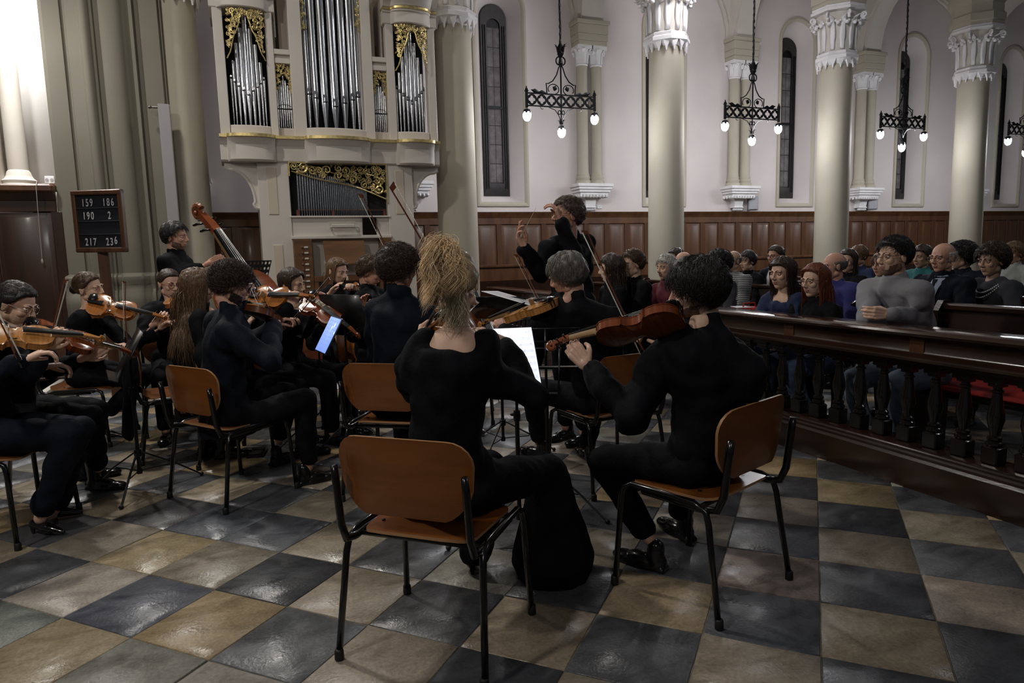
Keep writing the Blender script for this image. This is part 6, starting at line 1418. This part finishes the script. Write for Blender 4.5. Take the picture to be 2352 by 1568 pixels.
aud('young woman with wavy dark hair seated right of the conductor', 1402, 618, 6.2, -85, dict(m=HDB, line='full', thick=.022, n=900, length=.30, curl=1.3, rad=.0024, nseg=8), BLACK, BLACK, 'f', SKP, yaw=-100)
aud('young man with swept brown hair seated right of the conductor', 1452, 607, 6.3, -110, dict(m=HBR, line='short', thick=.022, n=900, length=.05, rad=.002, grav=0, up=.1), BLACK, BLACK, 'm', SKP, yaw=-105)
aud('white-haired elderly woman with a wine-red scarf before the column', 1530, 615, 6.7, -120, dict(m=HWH, line='full', thick=.016, n=900, length=.045, curl=.8, rad=.002, grav=.1), WINE, BLACK, 'f', SKP)
aud('bald man in glasses behind the white-haired woman', 1568, 602, 7.9, -112, dict(m=HGR, line='bald', thick=.006, n=200, length=.015), BLACK, BLACK, 'm', SKR, glasses=METAL)
aud('person with brown hair half hidden in front of the column', 1552, 592, 8.8, -112, dict(m=HDB, line='full', thick=.014, n=300, length=.08), BLACK, BLACK, 'f', SKR)
aud('person with dark curly hair partly behind the man at right', 1650, 607, 6.9, -95, dict(m=HB, line='full', thick=.034, n=900, length=.07, curl=1.5, rad=.0024, up=.2, grav=.1), GW, BLACK, 'f', SKT)
aud('bald man with dark glasses and a black and white striped shirt', 1683, 600, 7.9, -112, dict(m=HGR, line='bald', thick=.005, n=150, length=.01), stripes(), BLACK, 'm', SKT, glasses=BLKM)
aud('woman with short black hair between the man in glasses and the man in a suit', 1717, 600, 8.4, -112, dict(m=HB, line='full', thick=.016, n=300, length=.09, rad=.0026), BLACK, BLACK, 'f', SKP)
suit2 = aud('man in a dark suit and white shirt far behind, wearing glasses', 1781, 588, 8.3, -115, dict(m=HDB, line='short', thick=.012, n=300, length=.03), NAVY, BLACK, 'm', SKR, glasses=BLKM)
aud('woman with long brown hair between the two right-hand columns', 1947, 600, 7.3, -125, dict(m=HDB, line='back', thick=.014, n=600, length=.26, rad=.0026, nseg=8), BLACK, BLACK, 'f', SKP)
aud('woman with light brown hair at the foot of the second column', 1972, 588, 8.2, -112, dict(m=HLB, line='full', thick=.014, n=400, length=.12, rad=.0026), BLUE, BLACK, 'f', SKR)
aud('woman with sunglasses on her head and a light grey jacket', 2026, 607, 6.7, -112, dict(m=HBR, line='back', thick=.012, n=400, length=.12, rad=.0026), LG, BLACK, 'f', SKR)
aud('person in a teal top behind the bearded young man', 2117, 590, 7.4, -112, dict(m=HDB, line='full', thick=.016, n=300, length=.06), TEAL, BLACK, 'f', SKT)
aud('person with dark curly hair behind the bald man in the suit', 2207, 590, 6.6, -70, dict(m=HB, line='full', thick=.036, n=900, length=.07, curl=1.4, rad=.0026, up=.2, grav=.1), NAVY, BLACK, 'm', SKT)
aud('person with light brown hair at the right edge in a pale patterned top', 2328, 582, 7.6, -112, dict(m=HLB, line='full', thick=.018, n=400, length=.10, rad=.0026), LG, BLACK, 'f', SKR)

def shirt_front(J, m_, tie=None):
    o = J['N']-J['org']; F_, R_ = J['F'], J['R']; mb = MB(); rows = []
    for t in np.linspace(0, 1, 6):
        w_ = .058*(1-t)+.004; rows.append([o+R_*(x*w_)-U3*(.0+.23*t)+F_*(.078+.062*min(1, t*2.2)-.02*x*x) for x in np.linspace(-1, 1, 5)])
    mb.loft(rows, cap=False, closed=False); mb.tube([o+R_*(.066*math.cos(a))+F_*(.072*math.sin(a))+U3*.012 for a in np.linspace(-.3, pi+.3, 14)], .012, 6); obj('shirt_front', mb, m_, J['root'])
    if tie:
        mb = MB(); mb.loft([[o+R_*(x*w_)-U3*(.01+.22*t)+F_*(.086+.062*min(1, t*2.2)) for x in (-1, 1)]+[o+R_*(x*w_)-U3*(.01+.22*t)+F_*(.092+.062*min(1, t*2.2)) for x in (1, -1)] for t, w_ in ((0, .018), (.12, .014), (.14, .010), (.6, .018), (1, .004))]); obj('tie', mb, tie, J['root'])
shirt_front(suit1, mat('light_blue_shirt', (.32, .38, .50), .8), NAVY); shirt_front(suit2, WHITE)
bg = Dp(1718, 702, 6.35)*[1, 1, 0]
q = MB(); q.bbox((-.17, -.13, .47), (.17, .13, .86), .03); rb_ = obj('bag', q, MATS['red_cloth'], None, tuple(bg)); tag(rb_, 'red bag standing on a chair just left of the woman in the blue cardigan', 'bag')
q = MB(); q.tube([(-.08, -.02, .85), (-.06, -.02, .90), (.06, -.02, .90), (.08, -.02, .85)], .008, 6); obj('handle', q, MATS['red_cloth'], rb_)
pg_ = bg+U3*.868; slab(pg_-CAMR*.14-CAMF*.10, pg_-CAMF*.10, pg_-CAMR*.14+CAMF*.08, .004, [PAPER], 'programme', 'white folded programme lying on the red bag', 'programme', .01)
# carved chairs behind the balustrade
def carved_chair(c, yaw, lab):
    F_ = yawdir(yaw); t = thing('carved_chair', lab, 'chair', tuple(c), -math.atan2(F_[0], F_[1]), 'dark carved chairs')
    m = MB(); m.tube([(-.20, -.22, .48), (-.215, -.25, .75), (-.19, -.28, .90), (-.10, -.29, .955), (0, -.29, .94), (.10, -.29, .955), (.19, -.28, .90), (.215, -.25, .75), (.20, -.22, .48)], .020, 8); obj('back_frame', m, WOODB, t)
    for k in (-1, 0, 1): m = MB(); m.tube([(k*.05, -.23, .50), (k*.09, -.26, .72), (k*.06, -.285, .93)], .012, 6); obj('spindle', m, WOODB, t)
    m = MB(); m.bbox((-.23, -.24, .42), (.23, .22, .47), .015); obj('seat', m, WOODB, t)
    for x in (-.2, .2):
        for y in (-.21, .19): m = MB(); m.tube([(x, y, .42), (x*1.03, y, .22), (x*1.1, y*1.1, 0)], [.024, .016, .020], 8); obj('leg', m, WOODB, t)
carved_chair(Dp(1775, 700, 5.75)*[1, 1, 0], -105, 'dark carved chair under the young woman in the blue cardigan'); carved_chair(Dp(1925, 700, 5.42)*[1, 1, 0], -105, 'dark carved chair under the red-haired woman')
carved_chair(bg, -105, 'dark carved chair carrying the red bag'); carved_chair(Dp(1535, 700, 6.6)*[1, 1, 0], -105, 'dark carved chair under the white-haired woman')

# stands, tablets, papers
stand(G(-2.36, 4.16), -122, .86, .5, 'black music stand seen from its side at left', twist=.2)
pb_ = Fl(745, 1015); stand(pb_, -70, .95, .5, 'black stand carrying the blue-lit tablet', w_=.22, h_=.30)
T0 = Dp(745, 812, 3.98)
slab(Dp(722, 804, 4.10), Dp(746, 815, 3.95), Dp(757, 722, 4.18), .01, [CASE], 'tablet', 'blue-lit tablet showing sheet music, turned edgewise', 'tablet', .008, 8, 'tablets', SCB)
pf = Dp(1190, 1060, 3.25)*[1, 1, 0]; stand(pf, 190, .86, .42, 'black stand in front of the blonde woman carrying the bright tablet', w_=.42, h_=.26, wire=True)
slab(Dp(1050, 905, 3.02), Dp(1248, 893, 3.10), Dp(1036, 757, 3.22), .012, [CASE], 'tablet', 'large bright white tablet with sheet music before the blonde woman', 'tablet', .006, 9, 'tablets', SCW)
stand(Dp(805, 955, 4.9)*[1, 1, 0], 38, 1.0, .30, 'large black solid music stand before the young cellist')
stand(Dp(582, 700, 6.3)*[1, 1, 0], -70, 1.26, .35, 'black perforated music stand before the organ case at left', perf=True)
stand(Dp(1255, 900, 3.62)*[1, 1, 0], 185, .90, .4, 'folding wire music stand before the grey-haired violist', w_=.36, h_=.22, wire=True)
stand(Dp(1150, 800, 4.7)*[1, 1, 0], 20, 1.04, 1.0, 'black music stand holding white pages in front of the conductor')
slab(Dp(1105, 668, 4.55), Dp(1222, 702, 4.30), Dp(1098, 655, 4.80), .003, [PAPER], 'sheet_music', 'white open pages on the stand right of the blonde hair', 'sheet music', .01, 6, 'sheets')
slab(Fl(735, 966, .004), Fl(822, 966, .004), Fl(752, 952, .004), .003, [PAPER], 'sheet_music', 'white sheet lying on the floor by the tablet stand', 'sheet music', .01, 6, 'sheets')
slab(Fl(772, 893, .004), Fl(822, 888, .004), Fl(762, 884, .004), .003, [PAPER], 'sheet_music', 'white sheet lying on the floor farther back', 'sheet music', .01, 6, 'sheets')
def pedal(x, y, l, yaw):
    c = Fl(x, y); F_ = yawdir(yaw); t = thing('page_turner_pedal', l, 'pedal', tuple(c), -math.atan2(F_[0], F_[1]), 'foot pedals')
    m = MB(); m.bbox((-.10, -.06, 0), (.10, .06, .02), .006); obj('base', m, STM, t)
    for s in (-1, 1): m = MB(); m.bbox((s*.05-.035, -.045, .018), (s*.05+.035, .05, .034), .006); obj('pad', m, RUB, t)
pedal(590, 1043, 'black foot pedal on the floor under the curly-haired man', 80); pedal(805, 945, 'black foot pedal by the tripod of the large stand', 30)
bpy.data.scenes.remove(TS)
